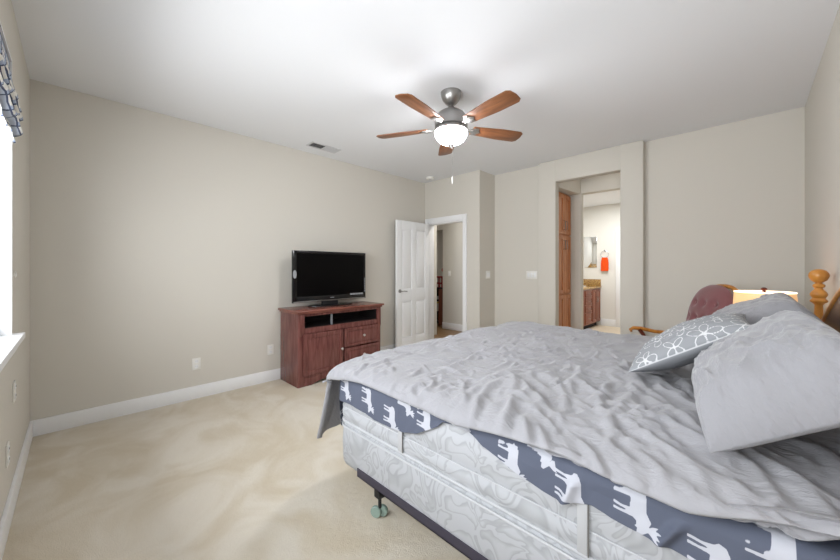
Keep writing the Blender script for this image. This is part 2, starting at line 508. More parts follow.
# ------------------------------------------------------------------ roman shade
def plaid():
    m = bpy.data.materials.new('blue_grey_plaid'); m.use_nodes = True
    nt = m.node_tree; n = nt.nodes; L = nt.links; b = n['Principled BSDF']
    b.inputs['Roughness'].default_value = 0.85
    tc = n.new('ShaderNodeTexCoord'); sp = n.new('ShaderNodeSeparateXYZ'); L.new(tc.outputs['UV'], sp.inputs[0])
    def stripes(sock, freq, width):
        a = n.new('ShaderNodeMath'); a.operation = 'MULTIPLY'; a.inputs[1].default_value = freq; L.new(sock, a.inputs[0])
        f = n.new('ShaderNodeMath'); f.operation = 'FRACT'; L.new(a.outputs[0], f.inputs[0])
        l = n.new('ShaderNodeMath'); l.operation = 'LESS_THAN'; l.inputs[1].default_value = width; L.new(f.outputs[0], l.inputs[0])
        return l.outputs[0]
    def mixc(a, bcol, fac):
        mx = n.new('ShaderNodeMix'); mx.data_type = 'RGBA'
        L.new(fac, mx.inputs['Factor']); mx.inputs['B'].default_value = bcol
        if isinstance(a, tuple): mx.inputs['A'].default_value = a
        else: L.new(a, mx.inputs['A'])
        return mx.outputs['Result']
    c = mixc(rgb(226, 224, 218), rgb(160, 172, 194), stripes(sp.outputs[0], 7.0, 0.36))
    c = mixc(c, rgb(176, 184, 198), stripes(sp.outputs[1], 11.0, 0.36))
    c = mixc(c, rgb(62, 72, 100), stripes(sp.outputs[0], 7.0, 0.10))
    c = mixc(c, rgb(62, 72, 100), stripes(sp.outputs[1], 22.0, 0.16))
    L.new(c, b.inputs['Base Color'])
    return m


M['plaid'] = plaid()
rs = thing('roman_shade', 'blue and grey plaid fabric roman shade gathered above the window', 'window shade', (-2.86, YN, 1.98))
sx0, sx1 = -2.862, 0.228
prof = [(2.405, -0.006), (2.35, -0.005), (2.30, -0.003), (2.26, 0.0)]
for k in range(4):                       # stacked folds bulging into the room
    zb = 2.255 - k*0.064
    for q in range(8):
        a = q/7*PI
        prof.append((zb - 0.040*q/7 - 0.010, 0.004 + 0.010*math.sin((k+q/7)/4*PI) + (0.012+0.007*k)*math.sin(a)))
prof += [(1.985, 0.012), (1.98, 0.004)]
xs = [sx0 + (sx1-sx0)*i/60 for i in range(61)]
P = []; UV = []
for i, x in enumerate(xs):
    row = []
    for j, (z, yo) in enumerate(prof):
        sag = 0.012*math.sin(i*0.9+j*0.3)*(1 if z < 2.3 else 0.1)
        row.append((x, YN+yo+abs(sag)*0.4, z + (sag if z < 2.3 else 0)))
    P.append(row)
cum = [0]
for (a, c), (e, f) in zip(prof, prof[1:]): cum.append(cum[-1]+math.hypot(a-e, c-f))
b = MB(); b.grid(P); me_rows, me_cols = len(P), len(P[0])
o = b.build('fabric', 'plaid', rs, angle=60)
uvl = o.data.uv_layers.new(name='UVMap')
for poly in o.data.polygons:
    for li in poly.loop_indices:
        vi = o.data.loops[li].vertex_index
        uvl.data[li].uv = (xs[vi // me_cols], cum[vi % me_cols])
sm = o.modifiers.new('thickness', 'SOLIDIFY'); sm.thickness = 0.004
bx('head_rail', 'trim', [((sx0+0.002, YN-0.04, 2.38), (sx1-0.002, YN-0.010, 2.407))], rs)


# ------------------------------------------------------------------ switches, outlets, small wall things
def plate(name, label, cat, c, nrm, w=0.072, h=0.115, kind='outlet', gangs=1, group=None):
    """wall plate centred at c on the wall whose normal is nrm ('x+', 'y-', 'y+')"""
    t = thing(name, label, cat, c, {'x+': PI/2, 'y-': 0.0, 'y+': PI}[nrm], group)
    b = MB(); b.box((-w/2, -0.006, -h/2), (w/2, 0, h/2), 0.003); b.build('cover_plate', 'plastic', t, local=True)
    if kind == 'outlet':
        for s in (-1, 1):
            b = MB(); b.lathe([(0, 0), (0.0165, 0), (0.0165, 0.0035), (0, 0.0035)], (0, -0.0055, s*0.026), 24, Matrix.Rotation(PI/2, 4, 'X'))
            so = b.build('socket', 'trim', t, local=True)
            b = MB()
            for q in (-1, 1): b.box((q*0.006-0.001, -0.0097, s*0.026-0.002), (q*0.006+0.001, -0.0088, s*0.026+0.007))
            b.build('slot', 'slot', so, local=True)
    else:
        for g in range(gangs):
            x = (g-(gangs-1)/2)*0.046
            b = MB(); b.box((x-0.016, -0.0105, -0.033), (x+0.016, -0.005, 0.033), 0.003)
            b.build('rocker', 'trim', t, local=True)
    return t


plate('wall_outlet', 'white wall outlet near the middle of the bare left wall', 'outlet', (XL, 0.845, 0.343), 'x+')
plate('wall_outlet', 'white wall outlet beside the left side of the television stand', 'outlet', (XL, 1.57, 0.36), 'x+')
plate('light_switch', 'white wall switch on the narrow jog face', 'light switch', (-2.83, 4.37, 1.20), 'x+', w=0.118, kind='switch', gangs=2)
plate('light_switch', 'wide white three-gang switch plate on the back wall left of the bathroom opening', 'light switch', (-2.22, YB, 1.20), 'y-', w=0.165, kind='switch', gangs=3)
plate('light_switch', 'white switch on the hallway wall seen through the open door', 'light switch', (-4.56, 5.57, 1.19), 'y-', kind='switch')
plate('wall_outlet', 'upper small white outlet under the window sill', 'outlet', (-2.95, YN, 0.60), 'y+')
plate('wall_outlet', 'lowest white outlet near the floor on the window wall', 'outlet', (-2.68, YN, 0.35), 'y+')
t = thing('cord_cleat', 'tiny white shade cord cleat beside the window', 'cord cleat', (-2.95, YN, 1.255))
b = MB(); b.box((-2.955, YN, 1.245), (-2.945, YN+0.005, 1.265), 0.002); b.build('base', 'plastic', t)
b = MB(); b.tube([(-2.95, YN+0.006, 1.238), (-2.95, YN+0.010, 1.255), (-2.95, YN+0.006, 1.272)], 0.003); b.build('horn', 'plastic', t)


# ------------------------------------------------------------------ ceiling vent and detector
t = thing('ceiling_vent', 'white rectangular air vent set in the ceiling above the television', 'vent', (-3.64, 2.08, H))
vx0, vx1, vy0, vy1 = -3.72, -3.55, 1.89, 2.27
b = MB()
for lo, hi in (((vx0, vy0, H-0.008), (vx0+0.022, vy1, H)), ((vx1-0.022, vy0, H-0.008), (vx1, vy1, H)), ((vx0+0.02, vy0, H-0.008), (vx1-0.02, vy0+0.022, H)),
               ((vx0+0.02, vy1-0.022, H-0.008), (vx1-0.02, vy1, H)), ((vx0+0.02, 2.075, H-0.008), (vx1-0.02, 2.085, H))):
    b.box(lo, hi, 0.002)
b.build('frame', 'vent_metal', t)
bx('duct_opening', 'vent_dark', [((vx0+0.02, vy0+0.02, H-0.002), (vx1-0.02, vy1-0.02, H-0.0005))], t)
b = MB()
for sgn, ya, yb in ((1, vy0+0.022, 2.075), (-1, 2.085, vy1-0.022)):
    n_ = 9
    for k in range(n_):
        y = ya + (yb-ya)*(k+0.5)/n_
        dy = 0.007*sgn
        b.prism([(vx0+0.02, y-0.001), (vx1-0.02, y-0.001), (vx1-0.02, y+0.001), (vx0+0.02, y+0.001)], 0.006, Matrix.Translation((0, 0, H-0.009)) @ Matrix.Shear('XY', 4, (0, dy/0.006)))
sl = b.build('louvres', 'vent_metal', t, smooth=False)
t = thing('smoke_detector', 'small round white smoke detector on the ceiling near the hallway door', 'smoke detector', (-3.62, 3.94, H))
b = MB(); b.lathe([(0, H-0.035), (0.045, H-0.035), (0.058, H-0.028), (0.064, H-0.008), (0.066, H), (0, H)], (-3.62, 3.94, 0)); b.build('housing', 'plastic', t)
b = MB(); b.lathe([(0, 0), (0.022, 0), (0.024, 0.004), (0, 0.004)], (-3.62, 3.94, H-0.039)); b.build('test_button', 'vent_metal', t)


# ------------------------------------------------------------------ ceiling fan
FX, FY = -1.76, 2.17
fan = thing('ceiling_fan', 'five-blade ceiling fan with wooden blades and a lit frosted bowl', 'ceiling fan', (FX, FY, H))
c = (FX, FY, 0)
b = MB(); b.lathe([(0, 2.64), (0.030, 2.64), (0.046, 2.65), (0.070, 2.68), (0.082, 2.71), (0.086, 2.74), (0, 2.74)], c); b.build('canopy', 'nickel', fan)
b = MB(); b.lathe([(0, 2.58), (0.014, 2.58), (0.014, 2.645), (0, 2.645)], c, 20)
b.lathe([(0, 2.595), (0.032, 2.595), (0.036, 2.605), (0.028, 2.62), (0.018, 2.628), (0, 2.628)], c, 24); b.build('downrod', 'nickel', fan)
b = MB(); b.lathe([(0, 2.445), (0.118, 2.445), (0.134, 2.455), (0.136, 2.485), (0.134, 2.51), (0.128, 2.535), (0.108, 2.565), (0.074, 2.588), (0.035, 2.598), (0, 2.6)], c, 48)
b.build('motor_housing', 'nickel', fan)
b = MB(); b.lathe([(0, 2.412), (0.128, 2.412), (0.137, 2.418), (0.137, 2.436), (0.125, 2.446), (0, 2.446)], c, 40); b.build('light_kit_collar', 'nickel', fan)
b = MB(); b.lathe([(0.0, 2.312), (0.045, 2.316), (0.088, 2.334), (0.116, 2.36), (0.131, 2.39), (0.135, 2.408), (0.132, 2.416), (0.12, 2.418), (0, 2.418)], c, 48)
bowl = b.build('light_bowl', 'bowl', fan)
b = MB(); b.lathe([(0, 2.284), (0.008, 2.286), (0.013, 2.295), (0.016, 2.304), (0.028, 2.309), (0.026, 2.317), (0, 2.320)], c, 24); b.build('finial', 'nickel', fan)
b = MB(); b.tube([(FX+0.012, FY, 2.300), (FX+0.012, FY, 2.05)], 0.0012, 6)
pc = b.build('pull_chain', 'nickel', fan)
b = MB(); b.lathe([(0, 1.985), (0.004, 1.987), (0.006, 2.00), (0.005, 2.03), (0.002, 2.052), (0, 2.052)], (FX+0.012, FY, 0), 14); b.build('pull', 'plastic', pc)
base_ang = math.atan2(0.7155, -0.6986)          # one blade points straight away from the door side
out = []
NB = 18
hw = lambda s: 0.052 + 0.022*min(1, s/0.55) if s < 0.90 else 0.074*max(0, 1-((s-0.90)/0.10)**3.2)**0.42
top = []; bot = []
for k in range(NB+1):
    s = k/NB
    s = s if s < 0.8 else 0.8 + 0.2*math.sin((s-0.8)/0.2*PI/2)
    top.append((0.19+0.47*s, hw(s))); bot.append((0.19+0.47*s, -hw(s)))
outline = bot + top[::-1][1:]
for k in range(5):
    a = base_ang + k*2*PI/5
    R_ = Matrix.Translation((FX, FY, 2.452)) @ Matrix.Rotation(a, 4, 'Z')
    Rb = R_ @ Matrix.Rotation(math.radians(-11), 4, 'X')
    t = MB(); t.prism(outline, 0.008, Matrix.Translation((0, 0, -0.004)), 0.002)
    bo = t.build('blade', 'blade', fan, local=True)
    bo.matrix_local = Matrix.Translation(-Vector(fan.location)) @ Rb
    t = MB()
    t.prism([(0.10, -0.016), (0.17, -0.014), (0.20, -0.045), (0.235, -0.046), (0.245, -0.02), (0.265, 0), (0.245, 0.02), (0.235, 0.046), (0.20, 0.045), (0.17, 0.014), (0.10, 0.016)],
            0.007, Matrix.Translation((0, 0, -0.0115)), 0.002)
    t.lathe([(0, 0), (0.006, 0), (0.005, 0.004), (0, 0.004)], (0.215, 0.025, -0.015), 12); t.lathe([(0, 0), (0.006, 0), (0.005, 0.004), (0, 0.004)], (0.215, -0.025, -0.015), 12)
    t.build('blade_arm', 'nickel', bo, local=True)

# ------------------------------------------------------------------ television stand
SX, SY0, SY1, SH = -3.47, 1.675, 2.81, 0.835
st = thing('television_stand', 'dark cherry television stand with open shelf, door and drawers against the left wall', 'tv stand', (-3.72, 2.265, 0))
xb = XL+0.025
b = MB()
b.box((xb, SY0, 0), (SX-0.022, SY0+0.022, 0.80), 0.002); b.box((xb, SY1-0.022, 0), (SX-0.022, SY1, 0.80), 0.002)
b.box((xb, SY0+0.02, 0), (xb+0.008, SY1-0.02, 0.80)); b.box((xb, SY0+0.02, 0.09), (SX-0.03, SY1-0.02, 0.11))
b.box((xb, SY0+0.02, 0.61), (SX-0.03, SY1-0.02, 0.628)); b.box((xb, 2.235, 0.11), (SX-0.03, 2.255, 0.61))
b.build('carcass', 'cherry', st)
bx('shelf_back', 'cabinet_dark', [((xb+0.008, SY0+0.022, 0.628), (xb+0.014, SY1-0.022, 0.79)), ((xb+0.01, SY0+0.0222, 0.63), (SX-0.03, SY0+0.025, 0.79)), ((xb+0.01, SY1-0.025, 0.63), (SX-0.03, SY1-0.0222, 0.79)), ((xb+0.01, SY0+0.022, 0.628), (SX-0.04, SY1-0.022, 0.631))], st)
b = MB()
x0, x1 = SX-0.024, SX
b.box((x0, SY0, 0), (x1, SY0+0.075, 0.80), 0.003); b.box((x0, SY1-0.055, 0), (x1, SY1, 0.80), 0.003)      # stiles
b.box((x0, SY0+0.07, 0.575), (x1, SY1-0.05, 0.635), 0.003); b.box((x0, SY0+0.07, 0.765), (x1, SY1-0.05, 0.80), 0.003)
b.box((x0, SY0+0.07, 0.085), (x1, SY1-0.05, 0.125), 0.003)
b.box((SX, SY0, 0.55), (SX+0.008, SY0+0.075, 0.80), 0.003); b.box((SX, SY1-0.055, 0.55), (SX+0.008, SY1, 0.80), 0.003)
b.build('face_frame', 'cherry', st)
ap = [(SY0+0.07, 0.09), (SY0+0.07, 0.0), (SY0+0.16, 0.0)]
for k in range(13):
    s = k/12; ap.append((SY0+0.16+(SY1-SY0-0.31)*s, 0.055*math.sin(PI*s)**0.6))
ap += [(SY1-0.15, 0.0), (SY1-0.05, 0.0), (SY1-0.05, 0.09)]
b = MB(); b.prism(ap, 0.02, Matrix(((0, 0, 1, SX-0.022), (1, 0, 0, 0), (0, 1, 0, 0), (0, 0, 0, 1))), 0.002); b.build('apron', 'cherry', st)
b = MB(); b.box((xb-0.003, SY0-0.03, 0.812), (SX+0.045, SY1+0.03, SH), 0.007, 3); b.box((xb, SY0-0.014, 0.79), (SX+0.026, SY1+0.014, 0.813), 0.008, 3)
b.build('top', 'cherry_top', st)
bx('shelf_divider', 'greymark', [((SX-0.05, 2.10, 0.636), (SX-0.02, 2.108, 0.765))], st)


def framed(name, y0, y1, z0, z1, rail, parent, x=SX):
    b = MB()
    b.box((x, y0, z0), (x+0.018, y0+rail, z1), 0.003); b.box((x, y1-rail, z0), (x+0.018, y1, z1), 0.003)
    b.box((x, y0+rail-0.003, z0), (x+0.018, y1-rail+0.003, z0+rail), 0.003); b.box((x, y0+rail-0.003, z1-rail), (x+0.018, y1-rail+0.003, z1), 0.003)
    b.box((x, y0+rail-0.002, z0+rail-0.002), (x+0.008, y1-rail+0.002, z1-rail+0.002))
    b.box((x, y0+rail+0.012, z0+rail+0.012), (x+0.012, y1-rail-0.012, z1-rail-0.012), 0.003)
    return b.build(name, 'cherry', parent)


M['knob'] = mat('pewter_knob', rgb(196, 186, 180), 0.3, metal=0.5)


def knob(y, z, parent, x=SX+0.018):
    b = MB(); b.lathe([(0, 0), (0.007, 0), (0.006, 0.010), (0.014, 0.016), (0.016, 0.022), (0.012, 0.028), (0, 0.030)], (x, y, z), 20, Matrix.Rotation(PI/2, 4, 'Y'))
    return b.build('knob', 'knob', parent)


dr = framed('door', SY0+0.055, 2.232, 0.115, 0.572, 0.05, st); knob(2.208, 0.345, dr)
for z0, z1 in ((0.35, 0.572), (0.115, 0.335)):
    q = framed('drawer', 2.252, SY1-0.03, z0, z1, 0.034, st); knob(2.53, (z0+z1)/2, q, SX+0.012)

# ------------------------------------------------------------------ television
tv = thing('television', 'black flat screen television on the cherry stand', 'television', (-3.72, 2.225, SH))
TY0, TY1, TZ0, TZ1, TX = 1.72, 2.735, 0.895, 1.50, -3.70
b = MB(); b.box((TX-0.075, TY0+0.08, TZ0+0.05), (TX-0.02, TY1-0.08, TZ1-0.06), 0.02, 3); b.box((TX-0.035, TY0+0.01, TZ0+0.01), (TX-0.012, TY1-0.01, TZ1-0.01), 0.006); b.build('housing', 'blackmatte', tv)
b = MB()
for lo, hi in (((TX-0.02, TY0, TZ0), (TX+0.006, TY0+0.05, TZ1)), ((TX-0.02, TY1-0.03, TZ0), (TX+0.006, TY1, TZ1)), ((TX-0.02, TY0+0.03, TZ1-0.032), (TX+0.006, TY1-0.02, TZ1)), ((TX-0.02, TY0+0.03, TZ0), (TX+0.006, TY1-0.02, TZ0+0.07))):
    b.box(lo, hi, 0.004)
b.build('bezel', 'black', tv)
bx('screen', 'screen', [((TX-0.012, TY0+0.045, TZ0+0.065), (TX+0.001, TY1-0.025, TZ1-0.028))], tv)
bx('lower_trim', 'nickel', [((TX+0.004, TY0+0.01, TZ0+0.003), (TX+0.009, TY1-0.01, TZ0+0.016))], tv, 0.002)
bx('emblem', 'greymark', [((TX+0.0055, 2.20, TZ0+0.038), (TX+0.007, 2.255, TZ0+0.045))], tv)
b = MB()
for k in range(5): b.box((TX+0.0055, 2.49+k*0.041, TZ0+0.057), (TX+0.0068, 2.527+k*0.041, TZ0+0.078))
b.build('sticker', 'greymark', tv, smooth=False)
b = MB()
for k in range(6): b.box((TX+0.0055, TY1-0.023, TZ0+0.09+k*0.032), (TX+0.0068, TY1-0.008, TZ0+0.112+k*0.032))
b.build('sticker', 'greymark', tv, smooth=False)
b = MB(); b.lathe([(0.0, 0), (0.020, 0), (0.022, 0.0015), (0, 0.0015)], (TX+0.0055, TY0+0.026, 1.225), 20, Matrix.Rotation(PI/2, 4, 'Y') @ Matrix.Scale(2.2, 4, (1, 0, 0))); b.build('side_badge', 'greymark', tv)
b = MB(); b.box((TX-0.055, 2.11, SH+0.01), (TX-0.02, 2.33, TZ0+0.10), 0.008); b.build('neck', 'blackmatte', tv)
ell = [(0.13*math.cos(2*PI*k/40), 0.30*math.sin(2*PI*k/40)) for k in range(40)]
b = MB(); b.prism(ell, 0.018, Matrix.Translation((TX-0.02, 2.225, SH)), 0.006); b.build('stand_base', 'black', tv)

# ------------------------------------------------------------------ bed frame
BX0, BX1, BY0, BY1 = -1.675, 0.19, 1.05, 2.97
fr = thing('bed_frame', 'dark metal bed frame rail on casters under the box spring', 'bed frame', (-0.7, 2.0, 0))
for y, s in ((BY0-0.006, 1), (BY1+0.006, -1)):
    b = MB()
    b.box((-1.485, min(y, y+0.004*s), 0.188), (0.21, max(y, y+0.004*s), 0.232)); b.box((-1.485, min(y, y+s*0.04), 0.188), (0.21, max(y, y+s*0.04), 0.193))
    b.build('side_rail', 'rail', fr, smooth=False)
for x in (-1.36, -0.02):
    b = MB()
    b.box((x-0.02, BY0+0.03, 0.182), (x+0.02, BY1-0.03, 0.188)); b.box((x-0.002, BY0+0.03, 0.15), (x+0.002, BY1-0.03, 0.188))
    b.build('cross_rail', 'rail', fr, smooth=False)
for (x, y) in ((-1.37, BY0+0.055), (-1.37, BY1-0.055), (-0.02, BY0+0.055), (-0.02, BY1-0.055)):
    b = MB(); b.box((x-0.022, y-0.022, 0.105), (x+0.022, y+0.022, 0.188), 0.005); b.lathe([(0, 0.05), (0.009, 0.05), (0.009, 0.12), (0, 0.12)], (x, y, 0), 16)
    lg = b.build('leg', 'blackmatte', fr)
    b = MB(); b.lathe([(0, -0.011), (0.025, -0.011), (0.0285, -0.007), (0.0285, 0.007), (0.025, 0.011), (0, 0.011)], (x-0.013, y-0.014, 0.0285), 28, Matrix.Rotation(PI/2, 4, 'X') @ Matrix.Rotation(0.5, 4, 'Y'))
    b.lathe([(0, -0.011), (0.025, -0.011), (0.0285, -0.007), (0.0285, 0.007), (0.025, 0.011), (0, 0.011)], (x+0.003, y+0.016, 0.0285), 28, Matrix.Rotation(PI/2, 4, 'X') @ Matrix.Rotation(0.5, 4, 'Y'))
    b.build('caster', 'caster', lg)

# ------------------------------------------------------------------ box spring and mattress
bs = thing('box_spring', 'white damask box spring on the metal frame, under the mattress', 'box spring', (-0.74, 2.0, 0.195))
b = MB(); b.slab(BX0, BX1, BY0, BY1, [(0.194, 0.02), (0.20, 0.008), (0.215, 0.001), (0.24, -0.002), (0.33, -0.004), (0.40, 0.0), (0.42, 0.006), (0.43, 0.016)], 0.075, 8)
b.build('cover', 'damask', bs, angle=60)
b = MB(); b.tube([(x, y, 0.413) for x, y in rrect(BX0-0.003, BX1+0.003, BY0-0.003, BY1+0.003, 0.078, 8)], 0.006, 8, True); b.build('piping', 'piping', bs, angle=80)
mt = thing('mattress', 'thick white damask mattress on the box spring', 'mattress', (-0.74, 2.0, 0.43))
pf = [(0.4305, 0.018), (0.438, 0.006), (0.448, 0.0)]
for k in range(9):
    s = k/8; pf.append((0.45+0.07*s, 0.001-0.007*math.sin(PI*s)))
for k in range(13):
    s = k/12; pf.append((0.522+0.146*s, 0.001-0.009*math.sin(PI*s)))
pf += [(0.685, 0.006), (0.698, 0.016), (0.706, 0.03), (0.71, 0.05)]
b = MB(); b.slab(BX0, BX1, BY0, BY1, pf, 0.075, 8); b.build('cover', 'damask', mt, angle=60)
for z, r in ((0.443, 0.0055), (0.521, 0.0025)):
    b = MB(); b.tube([(x, y, z) for x, y in rrect(BX0-0.002, BX1+0.002, BY0-0.002, BY1+0.002, 0.077, 8)], r, 8, True); b.build('piping', 'piping', mt, angle=80)
for x, z1 in ((-1.128, 0.56), (-0.335, 0.62)):
    b = MB(); b.box((x-0.03, BY0-0.0125, 0.450), (x, BY0-0.004, z1), 0.003); h_ = b.build('ticking_seam_band', 'strap', mt)
    b = MB(); b.tube([(x+0.002, BY0-0.011, 0.450), (x+0.003, BY0-0.0125, (0.45+z1)/2), (x+0.002, BY0-0.011, z1)], 0.002, 6); b.build('stitching', 'seam', h_)

# ------------------------------------------------------------------ printed sheet hanging from under the comforter
HEM = [(-1.72, 0.545), (-1.60, 0.556), (-1.52, 0.562), (-1.32, 0.546), (-1.19, 0.546), (-1.118, 0.55), (-1.022, 0.578), (-0.913, 0.640), (-0.881, 0.672), (-0.79, 0.686), (-0.755, 0.684),
       (-0.687, 0.645), (-0.609, 0.622), (-0.56, 0.608), (-0.493, 0.594), (-0.431, 0.584), (-0.395, 0.590), (-0.322, 0.610), (-0.273, 0.601), (-0.153, 0.595), (-0.105, 0.589), (0.3, 0.585)]
MOOSE = [(0.05, .64), (0, .52), (.07, .44), (.10, .25), (.05, 0), (.12, 0), (.17, .30), (.20, .36), (.22, .2), (.19, 0), (.26, 0), (.28, .22), (.30, .38), (.54, .36), (.55, .18), (.52, 0), (.59, 0),
         (.62, .28), (.66, .26), (.66, 0), (.72, 0), (.73, .28), (.74, .42), (.80, .50), (.88, .50), (.92, .46), (.94, .52), (1.06, .50), (1.10, .57), (1.02, .66), (.95, .74), (1.04, .86), (1.07, .98),
         (.99, .90), (.97, 1.0), (.91, .90), (.84, 1.02), (.84, .88), (.75, .95), (.79, .82), (.86, .74), (.72, .80), (.55, .70), (.20, .70)]
MPOS = [(-1.575, 0.640), (-1.375, 0.632), (-1.195, 0.592), (-1.10, 0.695), (-0.975, 0.640), (-0.78, 0.70), (-0.575, 0.642), (-0.475, 0.722), (-0.375, 0.625), (-0.215, 0.658), (-0.055, 0.600), (0.045, 0.69),
        (-1.66, 0.43), (-1.95, 0.50)]


def in_poly(px, pz, poly):
    ins = np.zeros(px.shape, bool); n = len(poly)
    for i in range(n):
        x1, y1 = poly[i]; x2, y2 = poly[(i+1) % n]
        cond = (y1 > pz) != (y2 > pz)
        ins ^= cond & (px < (x2-x1)*(pz-y1)/((y2-y1) or 1e-9)+x1)
    return ins


hx = np.array([h[0] for h in HEM]); hz = np.array([h[1] for h in HEM])
NL, RT, RS = 760, 12, 90
path = []                                           # (x, y, outward nx, ny, unrolled s)
RC = 0.08; yS = 1.033; xS = BX0-0.012
L1 = 0.2-(xS+RC); L2 = RC*PI/2; L3 = 0.30
for i in range(NL+1):
    l = (L1+L2+L3)*i/NL
    if l < L1: path.append((0.2-l, yS, 0, -1, 0.2-l))
    elif l < L1+L2:
        a = (l-L1)/RC; path.append((xS+RC-RC*math.sin(a), yS+RC-RC*math.cos(a), -math.sin(a), -math.cos(a), 0.2-l))
    else: path.append((xS, yS+RC+(l-L1-L2), -1, 0, 0.2-l))
P = []; US = []; UZ = []
for (x, y, nx, ny, s) in path:
    hem = float(np.interp(s, hx, hz))
    k = min(1, max(0, (-s-1.655)/0.03)); k = k*k*(3-2*k)
    hem = hem*(1-k) + (0.395 + 0.02*math.sin(s*30))*k
    row = []
    for j in range(RT+RS+1):
        if j <= RT:
            q = j/RT
            if q < 0.5: inn, z = 0.12-(0.08)*q*2, 0.716
            else:
                a = (q-0.5)*PI; inn, z = 0.04*(1-math.sin(a)), 0.676+0.04*math.cos(a)
            d_ = 0.0
        else:
            q = (j-RT)/RS; inn = 0.0; z = 0.676 + (hem-0.676)*q
            d_ = q
        nz = noise.noise((s*7, z*5, 1.3))*0.006 + noise.noise((s*22-z*14, z*9, 4.1))*0.0035
        fold = 0.022*math.exp(-((s+0.385-(z-0.62)*0.35)/0.018)**2) + 0.016*math.exp(-((s+0.135-(z-0.64)*0.6)/0.015)**2)
        off = (max(nz, -0.003) + fold)*min(1, d_*3) + 0.004*d_
        row.append((x + nx*(off-inn), y + ny*(off-inn), z)); US.append(s); UZ.append(z)
    P.append(row)
b = MB(); b.grid(P)
sh = b.build('printed_sheet', pattern_mat('moose_print_cotton', rgb(80, 85, 100), rgb(178, 179, 186), 'pattern', 0.85), None, angle=80)
tag(sh, 'slate blue bed sheet printed with white moose silhouettes hanging over the mattress side', 'bed sheet')
us = np.array(US); uz = np.array(UZ); pat = np.zeros(len(us), np.float32)
for i, (cx, cz) in enumerate(MPOS):
    SS = 0.110
    for ox in (-0.0011, 0, 0.0011):
        for oz in (-0.0011, 0, 0.0011):
            pat[in_poly(0.5-(uz+oz-cz)/SS, 0.47+(us+ox-cx)/SS, MOOSE)] += 1/9
at = sh.data.attributes.new('pattern', 'FLOAT', 'POINT'); at.data.foreach_set('value', pat)
sm = sh.modifiers.new('thickness', 'SOLIDIFY'); sm.thickness = 0.0015; sm.offset = -1


# ------------------------------------------------------------------ comforter
def sstep(a, b, x):
    t = min(1, max(0, (x-a)/(b-a))); return t*t*(3-2*t)


def ridge(x, y, z=0.0):
    return 1-abs(noise.noise((x, y, z)))*2.2


CN = [(-1.85, 0.675), (-1.62, 0.682), (-1.50, 0.708), (-1.364, 0.722), (-1.246, 0.721), (-1.061, 0.715), (-0.92, 0.714), (-0.867, 0.71), (-0.773, 0.708), (-0.611, 0.732), (-0.494, 0.742), (-0.387, 0.748), (-0.343, 0.742),
      (-0.291, 0.735), (-0.213, 0.729), (-0.102, 0.725), (0.006, 0.750), (0.068, 0.760), (0.122, 0.764), (0.3, 0.764)]
cnx = [c_[0] for c_ in CN]; cnz = [c_[1] for c_ in CN]


rw = random.Random(11)
STROKES = []


def strokes(n, xr, yr, ang, jit, L_, W_, A_, gauss=None):
    for _ in range(n):
        if gauss: cx, cy = rw.gauss(*gauss[0]), rw.gauss(*gauss[1])
        else: cx, cy = rw.uniform(*xr), rw.uniform(*yr)
        a = math.radians(ang + rw.gauss(0, jit))
        STROKES.append((cx, cy, a, rw.uniform(*L_), rw.uniform(*W_), rw.uniform(*A_), rw.uniform(-1.6, 1.6)))


strokes(70, (-0.75, 0.25), (0.98, 1.55), -53, 16, (0.08, 0.22), (0.010, 0.020), (0.008, 0.018))
strokes(40, (-0.55, 0.0), (1.45, 2.1), -62, 22, (0.10, 0.28), (0.011, 0.022), (0.006, 0.013))
strokes(190, (-1.65, -0.2), (1.2, 2.95), 68, 30, (0.07, 0.24), (0.008, 0.017), (0.005, 0.011))
strokes(90, (-1.65, -0.2), (1.1, 2.95), 5, 25, (0.06, 0.20), (0.008, 0.016), (0.004, 0.009))
strokes(220, None, None, 60, 45, (0.03, 0.10), (0.006, 0.011), (0.004, 0.009), ((-1.15, 0.30), (2.35, 0.30)))
strokes(200, None, None, 40, 45, (0.03, 0.10), (0.006, 0.011), (0.004, 0.009), ((-0.75, 0.24), (1.75, 0.28)))
strokes(90, (-1.65, -0.5), (0.98, 1.22), -75, 25, (0.04, 0.10), (0.008, 0.014), (0.005, 0.009))
strokes(90, (-0.6, 0.2), (0.98, 1.5), -60, 40, (0.03, 0.10), (0.006, 0.011), (0.003, 0.007))
strokes(18, (-1.5, 0.0), (1.1, 2.8), 20, 60, (0.2, 0.4), (0.03, 0.05), (0.006, 0.012))


def stroke_field(X, Y):
    Z = np.zeros_like(X)
    for cx, cy, a, L_, w_, A_, kk in STROKES:
        dx, dy = X-cx, Y-cy
        m = (np.abs(dx) < L_*2.2) & (np.abs(dy) < L_*2.2)
        if not m.any(): continue
        dx, dy = dx[m], dy[m]
        p = dx*math.cos(a)+dy*math.sin(a); q = -dx*math.sin(a)+dy*math.cos(a) + kk*p*p
        Z[m] += A_*np.exp(-2*(p/L_)**2)*(np.exp(-(q/w_)**2) - 0.45*np.exp(-((q-1.9*w_)/(1.4*w_))**2))
    return 0.022*np.tanh(Z/0.022)


def low_noise(x, y):
    wx = x + 0.10*noise.noise((x*2.3, y*2.3, 3.0)); wy = y + 0.10*noise.noise((x*2.3, y*2.3, 7.0))
    return 0.016*noise.noise((x*2.1, y*2.1, 1.0)) + 0.010*noise.noise((wx*4.5, wy*4.5, 2.0)) + 0.004*noise.noise((wx*12, wy*12, 4.0))


GX = np.linspace(-1.75, 0.30, 411); GY = np.linspace(0.90, 3.10, 441)
SF = stroke_field(*np.meshgrid(GX, GY, indexing='ij'))


